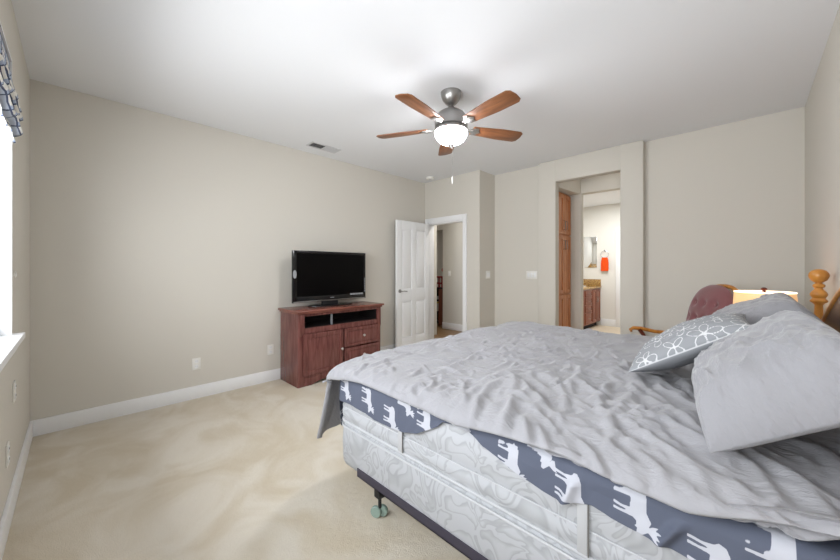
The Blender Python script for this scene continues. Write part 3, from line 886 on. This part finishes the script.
def wrinkle(x, y):
    i = min(409, max(0, (x+1.75)/2.05*410)); j = min(439, max(0, (y-0.90)/2.20*440))
    i0, j0 = int(i), int(j); fi, fj = i-i0, j-j0
    v = SF[i0, j0]*(1-fi)*(1-fj)+SF[i0+1, j0]*fi*(1-fj)+SF[i0, j0+1]*(1-fi)*fj+SF[i0+1, j0+1]*fi*fj
    return float(v) + low_noise(x, y) + 0.006


def ztop(x, y):
    z = 0.772
    z += 0.014*sstep(2.2, 2.9, y)                                  # bunched toward the far side
    z -= 0.006*math.exp(-(((x+1.72)/0.22)**2 + ((y-1.0)/0.20)**2))   # sinks at the near foot corner
    z += 0.020*math.exp(-(((x+0.35)/0.5)**2 + ((y-1.45)/0.35)**2))
    return z


NS, NR = 300, 290
FOOT, YFAR = 0.425, 3.03
SL = FOOT + 1.955
P = []
for i in range(NS+1):
    s = -FOOT + SL*i/NS                       # 0 = foot edge
    row = []
    for j in range(NR+1):
        r = j/NR
        # across the bed: near hem, near edge, top, far edge, far drop
        rl = r*2.50
        e1, e2 = 0.16, 2.17
        if rl < e1:
            a = (1-rl/e1)                     # 1 at the hem
            y = 1.115 - 0.133*math.sin(a*PI*0.56); fn = (1-math.cos(a*PI*0.56))/(1-math.cos(PI*0.56)); ff = 0
        elif rl < e2:
            y = 1.115 + (YFAR-0.08-1.115)*(rl-e1)/(e2-e1); fn = 0; ff = 0
        else:
            a = (rl-e2); q = min(1, a/0.12)*PI/2
            y = YFAR-0.08+0.08*math.sin(q); fn = 0; ff = 0.08*(1-math.cos(q)) + max(0, a-0.12)
        y += 0.075*fn*sstep(-0.10, 0.16, -1.72+s)
        # along the bed
        if s >= 0.10:
            x = -1.72 + s; df = 0; hang = 0
        elif s > -0.06:
            q = (0.10-s)/0.16*PI/2
            x = -1.62 - 0.115*math.sin(q); df = 0.10*(1-math.cos(q)); hang = 0.0
        else:
            hang = -s-0.06; df = 0.10 + hang*0.93; x = -1.735 - 0.31*hang*(0.5+0.5*math.exp(-((y-1.0)/0.5)**2))
        wf = sstep(0.0, 0.10, df)
        zt = ztop(x, y)
        zn = float(np.interp(x, cnx, cnz))
        near = fn*(zt-zn)
        z = zt - df - near*(1-wf) - ff*(1-wf)
        if wf > 0 and fn > 0:
            th = (1-rl/e1)*PI/2          # the hanging foot end wraps around the corner
            y = y*(1-wf) + wf*(1.085-0.098*math.sin(th)); x += wf*0.05*(1-math.cos(th))
            z -= near*0.35*wf
        wr = wrinkle(x, y)
        edge = 1-0.55*fn
        wr = 0.006+(wr-0.006)*(1-0.85*fn*sstep(-0.12, 0.04, x))
        if hang > 0 or df > 0.05:
            wv = (noise.noise((y*5, hang*1.2, 2.0))*0.03 + noise.noise((y*13, hang*3.0, 8.0))*0.012 - 0.004)*sstep(0, 0.15, hang)
            wv = max(wv, -0.004)
            x -= wv + (wr-0.008)*0.3*wf; z += (wr-0.008)*edge*(1-wf)
        else:
            z += (wr-0.008)*edge
            y -= fn*max(wr-0.006, -0.005)*0.9
        row.append((x, y, z))
    P.append(row)
b = MB(); b.grid(P)


def cloth_mat(name, col, sheen=0.2, quilt=False):
    m = mat(name, col, 0.75, spec=0.25, sheen=sheen)
    nt = m.node_tree; n = nt.nodes; L = nt.links; b_ = n['Principled BSDF']
    tc = n.new('ShaderNodeTexCoord')
    mp = n.new('ShaderNodeMapping'); mp.inputs['Rotation'].default_value = (0, 0, 0.6); mp.inputs['Scale'].default_value = (1.0, 2.4, 1.4)
    L.new(tc.outputs['Object'], mp.inputs[0])
    t1 = n.new('ShaderNodeTexNoise'); t1.inputs['Scale'].default_value = 9.0; t1.inputs['Detail'].default_value = 3.0; t1.inputs['Distortion'].default_value = 1.4
    t1.noise_type = 'RIDGED_MULTIFRACTAL' if hasattr(t1, 'noise_type') else 'FBM'
    t2 = n.new('ShaderNodeTexNoise'); t2.inputs['Scale'].default_value = 38.0; t2.inputs['Detail'].default_value = 2.0; t2.inputs['Distortion'].default_value = 0.8
    L.new(mp.outputs[0], t1.inputs['Vector']); L.new(mp.outputs[0], t2.inputs['Vector'])
    b1 = n.new('ShaderNodeBump'); b1.inputs['Strength'].default_value = 0.5; b1.inputs['Distance'].default_value = 0.008
    b2 = n.new('ShaderNodeBump'); b2.inputs['Strength'].default_value = 0.38; b2.inputs['Distance'].default_value = 0.007
    L.new(t1.outputs[0], b1.inputs['Height']); L.new(t2.outputs[0], b2.inputs['Height'])
    L.new(b1.outputs[0], b2.inputs['Normal']); L.new(b2.outputs[0], b_.inputs['Normal'])
    return m


M['comforter'] = cloth_mat('grey_comforter_cotton', rgb(146, 145, 148))
cf = b.build('comforter', 'comforter', None, angle=85)
tag(cf, 'wrinkled light grey comforter spread over the bed', 'comforter')
sm = cf.modifiers.new('thickness', 'SOLIDIFY'); sm.thickness = 0.028; sm.offset = -1
n0 = np.array([p.normal[2] for p in cf.data.polygons])
if n0.mean() < 0:
    cf.data.flip_normals()


# ------------------------------------------------------------------ pillows
def pillow_mesh(W, D, T, n=90, seed=0.0, wr=0.006, pinch=0.05, sag=0.0):
    """two-sided pillow, thickness along local Z; returns bmesh plus top uv list"""
    bm = bmesh.new(); top = {}; bot = {}; uv = []
    for i in range(n+1):
        for j in range(n+1):
            u = -1+2*i/n; v = -1+2*j/n
            u_ = math.sin(u*PI/2)*0.35+u*0.65; v_ = math.sin(v*PI/2)*0.35+v*0.65
            x = W/2*u_*(1-pinch*(1-v_*v_)); y = D/2*v_*(1-pinch*(1-u_*u_))
            h = (max(0, 1-abs(u_)**2.3)*max(0, 1-abs(v_)**2.3))**0.55
            ed = min(1, 3*(1-max(abs(u_), abs(v_))))
            big = noise.noise((u*1.7+seed, v*1.7, seed))*0.10
            w1 = max(0, ridge(u*2.2+v*1.1+seed, v*5.5-u*1.3, seed*2)-0.3)**1.4
            w2 = max(0, ridge(u*6+seed*3, v*7+u*4, seed*3)-0.3)**1.4
            dz = wr*(w1*1.6+w2*0.8)*ed
            e = i in (0, n) or j in (0, n)
            zt = T/2*h*(1+big) + dz
            top[i, j] = bm.verts.new((x, y, zt)); uv.append((u_, v_))
            bot[i, j] = top[i, j] if e else bm.verts.new((x, y, -T/2*h*(1-big*0.6) - dz*0.5))
    for i in range(n):
        for j in range(n):
            bm.faces.new((top[i, j], top[i+1, j], top[i+1, j+1], top[i, j+1]))
            f = (bot[i, j], bot[i, j+1], bot[i+1, j+1], bot[i+1, j])
            bm.faces.new(f)
    return bm, top, uv


def place(o, c, ex, ey):
    """set o's frame: centre c, local X along ex, local Y along ey"""
    ex = Vector(ex).normalized(); ez = ex.cross(Vector(ey)).normalized(); ey = ez.cross(ex)
    m = Matrix((ex, ey, ez)).transposed().to_4x4(); m.translation = c
    o.matrix_world = m


def fat_pillow(W, D, T, n=110, seed=0.0, wr=0.008, eu=4.5):
    """pillow resting on its flattened underside; local Z up from the underside"""
    bm = bmesh.new(); top = {}; bot = {}
    for i in range(n+1):
        for j in range(n+1):
            u = math.sin((-1+2*i/n)*PI/2); v = math.sin((-1+2*j/n)*PI/2)
            k = 0.045
            x = W/2*u*(1-k*(1-v*v)); y = D/2*v*(1-k*(1-u*u))
            h = math.sqrt(max(0, 1-abs(u)**eu)*max(0, 1-abs(v)**(6.5 if v < 0 else 4.0)))
            X, Y = u*W/2+seed, v*D/2
            big = noise.noise((X*5, Y*5, seed))*0.10
            wx = X+0.03*noise.noise((X*9, Y*9, 1.0)); wy = Y+0.03*noise.noise((X*9, Y*9, 5.0))
            w1 = max(0, ridge(wx*5+wy*3, wy*13-wx*4, seed*2)-0.25)**1.4
            w2 = max(0, ridge(wx*12-wy*9, wy*19+wx*8, seed*3)-0.3)**1.4
            w3 = max(0, ridge(wx*14-wy*2, wy*4, seed*4)-0.2)**1.3*abs(v)**2
            ed = min(1, h*1.6)
            dz = wr*(w1*1.5+w2*0.8+w3*1.4)*ed
            e = i in (0, n) or j in (0, n)
            top[i, j] = bm.verts.new((x, y, 0.018+(T-0.018)*h*(1+big)+dz))
            bot[i, j] = top[i, j] if e else bm.verts.new((x, y, 0.018*(1-min(1, h*2))))
    for i in range(n):
        for j in range(n):
            bm.faces.new((top[i, j], top[i+1, j], top[i+1, j+1], top[i, j+1]))
            bm.faces.new((bot[i, j], bot[i, j+1], bot[i+1, j+1], bot[i+1, j]))
    return bm


M['sham'] = cloth_mat('grey_sham_cotton', rgb(136, 135, 138), 0.3)
b = MB(); b.bm.free(); b.bm = fat_pillow(0.66, 0.40, 0.178, seed=2.3, wr=0.014)
o = b.build('pillow', 'sham', None, angle=89); place(o, (0.084, 1.465, 0.914), (-0.07, 1, 0.0), (-0.84, -0.06, -0.545))
tag(o, 'large grey bed pillow nearest the camera, leaning on the headboard', 'pillow')
b = MB(); b.bm.free(); b.bm = fat_pillow(0.80, 0.46, 0.205, seed=7.7, wr=0.009, eu=8)
o = b.build('pillow', 'sham', None, angle=89); place(o, (0.058, 2.575, 0.898), (0, 1, 0.0), (-0.88, 0.0, -0.475))
tag(o, 'plain grey pillow behind the patterned cushion, in front of the lamp', 'pillow')

# patterned cushion: white line flowers on its face
dc = thing('throw_pillow', 'square grey cushion with white outlined flower pattern', 'throw pillow', (-0.205, 1.935, 0.94))
bm_, topv, uv = pillow_mesh(0.47, 0.47, 0.15, n=150, seed=4.4, wr=0.004, pinch=0.04)
bm_.verts.index_update()
order = [topv[i, j].index for i in range(151) for j in range(151)]
b = MB(); b.bm.free(); b.bm = bm_
dm = pattern_mat('flower_line_cotton', rgb(138, 140, 143), rgb(200, 200, 201), 'pattern', 0.85)
o = b.build('cushion', dm, dc, angle=89, local=True)
rnd = random.Random(5)
curves = []


def petal(cx, cy, a, L, Wd):
    pts = []
    for k in range(40):
        t = 2*PI*k/40
        lx = L*(1-math.cos(t))/2; ly = Wd*math.sin(t)*(0.6+0.4*(1-math.cos(t))/2)
        pts.append((cx+lx*math.cos(a)-ly*math.sin(a), cy+lx*math.sin(a)+ly*math.cos(a)))
    curves.append(pts)


for gx in range(-2, 3):
    for gy in range(-2, 3):
        cx = gx*0.52+rnd.uniform(-.04, .04)+(0.15 if gy % 2 else -0.14); cy = gy*0.46+rnd.uniform(-.04, .04)
        a0 = rnd.uniform(0, 6.28); npt = 5 if (gx+gy) % 2 else 4
        LL = rnd.uniform(0.20, 0.29)
        for k in range(npt): petal(cx, cy, a0+k*2*PI/npt, LL, LL*0.30)
        if (gx*3+gy) % 3 == 0:
            curves.append([(cx+0.36*math.cos(a0+0.04*k), cy+0.36*math.sin(a0+0.04*k)) for k in range(75)])
pts = np.array([p for cv in curves for p in cv], np.float32)
uva = np.array(uv, np.float32); dmin = np.full(len(uva), 9.0, np.float32)
for k in range(0, len(pts), 64):
    q = pts[k:k+64]; dd = np.min((uva[:, None, 0]-q[None, :, 0])**2+(uva[:, None, 1]-q[None, :, 1])**2, axis=1); dmin = np.minimum(dmin, dd)
pv = np.clip(1.0-(np.sqrt(dmin)-0.002)/0.014, 0, 1)
arr = np.zeros(len(o.data.vertices), np.float32); arr[np.array(order)] = pv
edge_i = [topv_i for topv_i, (u, v) in zip(order, uv) if max(abs(u), abs(v)) > 0.995]
arr[np.array(edge_i)] = 0.7
at = o.data.attributes.new('pattern', 'FLOAT', 'POINT'); at.data.foreach_set('value', arr)
A_ = Vector((-0.39, 1.70, 0.815)); B_ = Vector((-0.39, 2.15, 0.830)); D_ = Vector((-0.02, 1.72, 1.045))
place(dc, (-0.200, 1.965, 0.950), D_-A_, B_-A_)

# ------------------------------------------------------------------ headboard
hb = thing('headboard', 'honey oak headboard with round ball-topped posts behind the pillows', 'headboard', (0.25, 2.0, 0))
HX = 0.292
for y in (0.96, 3.04):
    b = MB(); b.lathe([(0, 0), (0.030, 0), (0.033, 0.02), (0.030, 0.06), (0.030, 0.86), (0.024, 0.90), (0.020, 0.96), (0.018, 1.04), (0.017, 1.075), (0.024, 1.085), (0.035, 1.094), (0.036, 1.102), (0.029, 1.110), (0.026, 1.116), (0.034, 1.130), (0.036, 1.140), (0.030, 1.153),
                       (0.019, 1.166), (0.016, 1.174), (0.024, 1.182), (0.026, 1.189), (0.022, 1.196), (0.015, 1.201), (0.014, 1.206), (0, 1.206)], (HX, y, 0), 32)
    ps = b.build('post', 'oak', hb)
    b = MB(); b.lathe([(0, -0.041), (0.018, -0.038), (0.032, -0.025), (0.040, -0.008), (0.042, 0.003), (0.039, 0.018), (0.030, 0.031), (0.015, 0.039), (0, 0.041)], (HX, y, 1.245), 32)
    b.build('finial', 'oak', ps)
ar = []
for k in range(41):
    y = 0.98 + (3.02-0.98)*k/40
    t_ = min(1, (min(3.0-y, y-1.0))/0.95)
    ar.append((y, 0.93+0.37*(t_-1.2*max(0, t_-0.6)**2)))
b = MB(); b.prism([(0.98, 0.35)] + ar[:] + [(3.02, 0.35)], 0.016, Matrix(((0, 0, 1, HX-0.008), (1, 0, 0, 0), (0, 1, 0, 0), (0, 0, 0, 1))), 0.002); b.build('panel', 'deck', hb)
b = MB(); b.tube([(HX, y, z) for y, z in ar], 0.017, 14); b.build('top_rail', 'oak', hb)

# ------------------------------------------------------------------ nightstand and lamp at the far side
ns = thing('nightstand', 'small wooden nightstand hidden behind the bed, under the lamp', 'nightstand', (0.11, 3.27, 0))
b = MB(); b.box((-0.11, 3.09, 0.60), (0.33, 3.46, 0.625), 0.005); b.build('top', 'oak', ns)
b = MB(); b.box((-0.09, 3.11, 0.15), (0.32, 3.44, 0.60), 0.004); b.build('body', 'oak', ns)
bx('drawer', 'oak', [((-0.102, 3.13, 0.40), (-0.09, 3.42, 0.575))], ns, 0.003)
for x in (-0.07, 0.30):
    for y in (3.13, 3.42):
        b = MB(); b.lathe([(0, 0), (0.014, 0), (0.022, 0.15), (0, 0.15)], (x, y, 0), 16); b.build('leg', 'oak', ns)
LX, LY = 0.073, 3.275
lp = thing('table_lamp', 'table lamp with lit cream drum shade rising behind the far pillow', 'table lamp', (LX, LY, 0.625))
c = (LX, LY, 0)
b = MB(); b.lathe([(0, 0.625), (0.075, 0.625), (0.078, 0.635), (0.05, 0.65), (0.02, 0.665), (0.03, 0.70), (0.055, 0.75), (0.05, 0.80), (0.02, 0.85), (0.012, 0.88), (0.012, 0.915), (0, 0.915)], c, 32); b.build('base', 'oak_dark', lp)
b = MB(); b.tube([(LX-0.02, LY, 0.915), (LX-0.055, LY, 0.97), (LX-0.05, LY, 1.08), (LX, LY, 1.128), (LX+0.05, LY, 1.08), (LX+0.055, LY, 0.97), (LX+0.02, LY, 0.915)], 0.0025, 8); b.build('harp', 'nickel', lp)
b = MB(); b.lathe([(0.150, 1.128), (0.165, 0.90), (0.162, 0.90), (0.147, 1.128)], c, 48); sd = b.build('lamp_shade', 'shade', lp)
b = MB()
b.tube([(LX+0.149*math.cos(2*PI*k/48), LY+0.149*math.sin(2*PI*k/48), 1.129) for k in range(48)], 0.004, 8, True)
for k in range(3):
    a = 2*PI*k/3+0.3; b.tube([(LX, LY, 1.129), (LX+0.148*math.cos(a), LY+0.148*math.sin(a), 1.129)], 0.002, 6)
b.build('top_ring', 'shade_in', sd)
b = MB(); b.lathe([(0, 1.128), (0.010, 1.128), (0.008, 1.140), (0.016, 1.147), (0.017, 1.153), (0.008, 1.160), (0, 1.161)], c, 20); b.build('finial', 'oak_dark', lp)
b = MB(); b.lathe([(0, 0.95), (0.016, 0.96), (0.028, 0.99), (0.028, 1.01), (0.014, 1.04), (0, 1.05)], c, 20); b.build('bulb', 'shade_in', lp)
point('lamp_bulb_light', (LX, LY, 1.075), 2.2, 0.03, (1.0, 0.80, 0.58))

# ------------------------------------------------------------------ tufted armchair in the far corner
ch = thing('armchair', 'burgundy tufted armchair with wooden arms in the back right corner', 'armchair', (-0.46, 3.80, 0), math.radians(-56))
# local: faces -Y, X to its left/right
b = MB(); b.slab(-0.27, 0.27, -0.27, 0.24, [(0.33, 0.01), (0.34, 0.0), (0.42, -0.006), (0.46, 0.01), (0.475, 0.05)], 0.08, 6); b.build('seat', 'burgundy', ch, local=True, angle=60)
b = MB(); b.slab(-0.265, 0.265, -0.265, 0.24, [(0.27, 0.0), (0.275, -0.005), (0.325, -0.005), (0.33, 0.0)], 0.08, 6); b.build('seat_rail', 'oak_dark', ch, local=True)


def back_outline(sc, n=40):
    """rounded balloon back in x, z"""
    o_ = []
    for k in range(n):
        a = 2*PI*k/n; ca, sa = math.cos(a), math.sin(a)
        rx = 0.275; rz = 0.36
        e = 2.5
        o_.append((sc*rx*math.copysign(abs(ca)**(2/e), ca)*(1+0.06*sa), sc*rz*math.copysign(abs(sa)**(2/e), sa)))
    return o_


ZC, tilt = 0.80, math.radians(-12)
BM = Matrix.Translation((0, 0.25, ZC)) @ Matrix.Rotation(tilt, 4, 'X')
buttons = [(-0.13, 0.17), (0.13, 0.17), (0, 0.17), (-0.065, 0.03), (0.065, 0.03), (-0.19, 0.03), (0.19, 0.03), (-0.13, -0.11), (0.0, -0.11), (0.13, -0.11)]
NRr, NA = 22, 72
P = []
ol = back_outline(1.0, NA)
for side in (0,):
    for i in range(NRr+1):
        r = i/NRr; row = []
        for k in range(NA+1):
            x, z = ol[k % NA]; x *= r*0.97; z *= r*0.97
            y = -0.02-0.075*max(0, 1-r**3.2)**0.6
            for bx_, bz_ in buttons:
                dd = math.hypot(x-bx_, z-bz_); y += 0.036*math.exp(-(dd/0.030)**2)
            row.append((x, y, z))
        P.append(row)
b = MB(); b.grid(P); b.bm.transform(BM); bc = b.build('back_cushion', 'burgundy', ch, local=True, angle=80)
b = MB(); b.grid([[(x*f, yy, z*f) for x, z in ol+[ol[0]]] for f, yy in ((0.0, 0.045), (0.7, 0.042), (0.93, 0.03), (0.97, -0.02))]); b.bm.transform(BM); b.build('back_panel', 'burgundy', ch, local=True, angle=70)
for bx_, bz_ in buttons:
    b = MB(); b.lathe([(0, -0.006), (0.008, -0.004), (0.011, 0), (0, 0.004)], (bx_, -0.065, bz_), 12, Matrix.Rotation(PI/2, 4, 'X') @ Matrix.Rotation(PI, 4, 'X'))
    b.bm.transform(BM); b.build('tufting_button', 'burgundy', bc, local=True)
b = MB(); b.tube([(x*0.96, 0.045, z*0.96+0.006) for x, z in ol], 0.018, 10, True); b.bm.transform(BM); b.build('back_frame', 'oak', ch, local=True)
for s in (-1, 1):
    b = MB(); b.tube([(s*0.275, 0.24, 0.66), (s*0.31, 0.10, 0.655), (s*0.325, -0.04, 0.662), (s*0.325, -0.16, 0.688), (s*0.325, -0.235, 0.692), (s*0.325, -0.262, 0.675), (s*0.325, -0.25, 0.655)], 0.015, 12, rf=lambda t: 0.8+0.45*math.sin(PI*min(1, t*1.05)))
    b.build('arm', 'oak', ch, local=True)
    b = MB(); b.tube([(s*0.325, -0.18, 0.685), (s*0.315, -0.13, 0.60), (s*0.29, -0.19, 0.48), (s*0.262, -0.22, 0.32)], 0.019, 12); b.build('arm_support', 'oak_dark', ch, local=True)
for sx_ in (-1, 1):
    b = MB(); b.tube([(sx_*0.235, -0.235, 0.30), (sx_*0.25, -0.27, 0.20), (sx_*0.235, -0.25, 0.08), (sx_*0.245, -0.275, 0.0)], 0.024, 12, rf=lambda t: 1.1-0.5*t); b.build('leg', 'oak', ch, local=True)
    b = MB(); b.tube([(sx_*0.225, 0.235, 0.52), (sx_*0.225, 0.22, 0.30), (sx_*0.235, 0.29, 0.0)], 0.022, 12, rf=lambda t: 1.1-0.4*t); b.build('leg', 'oak', ch, local=True)

# ------------------------------------------------------------------ linen cabinet in the alcove
lc = thing('linen_cabinet', 'tall brown wooden linen cabinet built into the alcove before the bathroom', 'cabinet', (-2.15, 4.9, 0))
bx('body', 'linen_wood', [((-2.44, 4.685, 0.0), (-1.93, 5.205, 2.385))], lc, 0.004)


def cab_door(name, m, x, y0, y1, z0, z1, parent, rail=0.055, d=1):
    b = MB(); t_ = 0.019
    b.box((x, y0, z0), (x+t_, y0+rail, z1), 0.003); b.box((x, y1-rail, z0), (x+t_, y1, z1), 0.003)
    b.box((x, y0+rail-0.003, z0), (x+t_, y1-rail+0.003, z0+rail), 0.003); b.box((x, y0+rail-0.003, z1-rail), (x+t_, y1-rail+0.003, z1), 0.003)
    b.box((x, y0+rail-0.002, z0+rail-0.002), (x+0.007, y1-rail+0.002, z1-rail+0.002))
    b.box((x, y0+rail+0.02, z0+rail+0.02), (x+0.014, y1-rail-0.02, z1-rail-0.02), 0.006)
    return b.build(name, m, parent)


def pull(parent, x, y, z0, z1):
    b = MB(); b.tube([(x, y, z0), (x+0.028, y, z0+0.006), (x+0.030, y, (z0+z1)/2), (x+0.028, y, z1-0.006), (x, y, z1)], 0.006, 8); return b.build('handle', 'chrome', parent)


for y0, y1, hy in ((4.69, 4.942, 4.91), (4.946, 5.195, 4.98)):
    for z0, z1, hz in ((1.79, 2.36, 1.85), (0.93, 1.77, 1.57), (0.10, 0.91, 0.75)):
        q = cab_door('door', 'linen_wood', -1.93, y0, y1, z0, z1, lc)
        if z1 != 0.91: pull(q, -1.911, hy, hz, hz+0.13)

# ------------------------------------------------------------------ bathroom: vanity, mirror, towel
vn = thing('bathroom_vanity', 'brown wooden bathroom vanity with granite counter seen through the opening', 'vanity', (-2.82, 7.5, 0))
VX = -2.44
bx('body', 'vanity_wood', [((-3.095, 6.5, 0.10), (VX, 8.39, 0.855))], vn, 0.003)
bx('toe_kick', 'cabinet_dark', [((-3.095, 6.5, 0.0), (VX-0.07, 8.39, 0.10))], vn)
bx('countertop', 'granite', [((-3.095, 6.48, 0.855), (VX+0.03, 8.392, 0.89))], vn, 0.004)
bx('backsplash', 'granite', [((-3.075, 8.372, 0.89), (VX+0.02, 8.395, 1.05))], vn, 0.003)
bx('backsplash', 'granite', [((-3.095, 6.48, 0.89), (-3.08, 8.371, 1.05))], vn, 0.003)
for y0, y1, h in ((7.86, 8.10, 8.07), (8.12, 8.36, 8.15)):
    q = cab_door('door', 'vanity_wood', VX, y0, y1, 0.13, 0.83, vn, 0.045); pull(q, VX+0.019, h, 0.56, 0.67)
for z0, z1 in ((0.13, 0.36), (0.375, 0.52), (0.535, 0.68), (0.695, 0.83)):
    q = cab_door('drawer', 'vanity_wood', VX, 7.40, 7.82, z0, z1, vn, 0.03)
    b = MB(); b.tube([(VX+0.019, 7.55, (z0+z1)/2), (VX+0.045, 7.56, (z0+z1)/2), (VX+0.045, 7.66, (z0+z1)/2), (VX+0.019, 7.67, (z0+z1)/2)], 0.005, 8); b.build('handle', 'chrome', q)
b = MB(); b.lathe([(0.0, 0.892), (0.13, 0.893), (0.19, 0.90), (0.205, 0.906), (0.20, 0.90), (0.2, 0.889), (0, 0.889)], (-2.80, 7.95, 0), 36); b.build('sink_rim', 'plastic', vn)
mr = thing('wall_mirror', 'narrow frameless mirror above the vanity in the bathroom', 'mirror', (-2.64, 8.4, 1.67))
bx('mirror_glass', 'mirror', [((-2.78, 8.384, 1.32), (-2.505, 8.388, 2.03))], mr, 0.001)
bx('backing', 'trim', [((-2.775, 8.388, 1.325), (-2.51, 8.399, 2.025))], mr)
tr = thing('towel_ring', 'small chrome towel ring on the bathroom wall', 'towel ring', (-2.33, 8.4, 1.67))
b = MB(); b.lathe([(0, 0), (0.024, 0), (0.024, 0.008), (0.01, 0.012), (0.009, 0.045), (0, 0.045)], (-2.33, 8.4, 1.70), 20, Matrix.Rotation(PI/2, 4, 'X')); b.build('mount', 'chrome', tr)
b = MB(); b.tube([(-2.33+0.08*math.sin(2*PI*k/32), 8.352, 1.615+0.08*math.cos(2*PI*k/32)) for k in range(32)], 0.005, 8, True); b.build('ring', 'chrome', tr)
P = []
for i in range(25):
    u = i/24; row = []
    for j in range(41):
        v = j/40
        gather = 0.076 - 0.02*math.exp(-(min(v, 1-v)-0.5)**2/0.02) - 0.0
        x = -2.33 + (u-0.5)*2*gather
        fold = 0.006*math.sin(u*PI*5)
        if v < 0.5: yy, zz = 8.338+fold*0.6, 1.24+ (1.54-1.24)*(v/0.47 if v < 0.47 else 1) 
        else: yy, zz = 8.366+fold*0.6, 1.27 + (1.54-1.27)*((1-v)/0.47 if v > 0.53 else 1)
        a = max(0, 1-abs(v-0.5)/0.03)
        row.append((x, yy, zz+0.006*math.sin(a*PI/2)))
    P.append(row)
b = MB(); b.grid(P); tw = b.build('hand_towel', 'towel', None, angle=80); tag(tw, 'orange hand towel hanging from the ring in the bathroom', 'towel')
sm = tw.modifiers.new('thickness', 'SOLIDIFY'); sm.thickness = 0.006

# ------------------------------------------------------------------ the room beyond the hallway
bk = thing('bookcase', 'low dark bookcase seen through the hallway door', 'bookcase', (-5.35, 5.95, 0))
b = MB()
b.box((-5.70, 5.80, 0), (-5.68, 6.10, 0.85), 0.002); b.box((-5.70, 6.08, 0.02), (-5.05, 6.10, 0.85)); b.box((-5.70, 5.80, 0.83), (-5.05, 6.10, 0.855), 0.002)
for z in (0.04, 0.30, 0.57): b.box((-5.69, 5.81, z), (-5.06, 6.09, z+0.02))
b.build('case', 'cabinet_dark', bk)
bx('side_panel', 'vanity_wood', [((-5.07, 5.80, 0), (-5.05, 6.10, 0.83))], bk)
books = [(-5.14, 0.3215, 0.17, 0.028, 'paper'), (-5.17, 0.3215, 0.21, 0.026, 'yellow'), (-5.20, 0.3215, 0.19, 0.024, 'bluebook'), (-5.23, 0.3215, 0.16, 0.026, 'paper')]
blab = {0: 'white book at the right end of the dark bookcase shelf', 1: 'tall yellow book on the dark bookcase shelf', 2: 'blue book on the dark bookcase shelf', 3: 'shorter white book left of the blue one on the bookcase shelf'}
for i, (x, z, h_, w_, m_) in enumerate(books):
    q = thing('book', blab[i], 'book', (x, 5.9, z), 0, 'books in the den bookcase')
    bx('cover', m_, [((x-w_/2, 5.83, z), (x+w_/2, 5.97, z+h_))], q, 0.002)
    bx('page_block', 'paper', [((x-w_/2+0.003, 5.84, z+h_), (x+w_/2-0.003, 5.965, z+h_+0.001))], q)
q = thing('paper_tray', 'pale paper tray on the upper bookcase shelf', 'paper tray', (-5.16, 5.92, 0.59))
bx('tray', 'paper', [((-5.25, 5.82, 0.5915), (-5.09, 6.0, 0.60)), ((-5.25, 5.82, 0.60), (-5.245, 6.0, 0.65)), ((-5.095, 5.82, 0.60), (-5.09, 6.0, 0.65)), ((-5.25, 5.995, 0.60), (-5.09, 6.0, 0.65))], q)
q = thing('red_rack', 'small red wooden rack with two pale panels on top of the bookcase', 'rack', (-5.13, 5.9, 0.856))
b = MB()
for lo, hi in (((-5.24, 5.88, 0.856), (-5.215, 5.92, 1.12)), ((-5.15, 5.88, 0.856), (-5.125, 5.92, 1.12)), ((-5.06, 5.88, 0.856), (-5.035, 5.92, 1.12)), ((-5.24, 5.88, 1.085), (-5.035, 5.92, 1.12)), ((-5.24, 5.88, 0.94), (-5.035, 5.92, 0.975))):
    b.box(lo, hi, 0.003)
b.build('frame', 'redpaint', q)
for x in (-5.216, -5.126): bx('pale_panel', 'paper', [((x, 5.905, 0.975), (x+0.067, 5.915, 1.085))], q)
q = thing('wall_ornament', 'small red ornament hanging beyond the hallway corner', 'ornament', (-4.86, 5.60, 1.27))
b = MB(); b.lathe([(0, 1.22), (0.02, 1.235), (0.03, 1.265), (0.02, 1.295), (0, 1.31)], (-4.80, 5.63, 0), 20); b.build('body', 'redpaint', q)
b = MB(); b.tube([(-4.80, 5.63, 1.308), (-4.80, 5.63, 2.139)], 0.0015, 6); b.build('cord', 'redpaint', q)
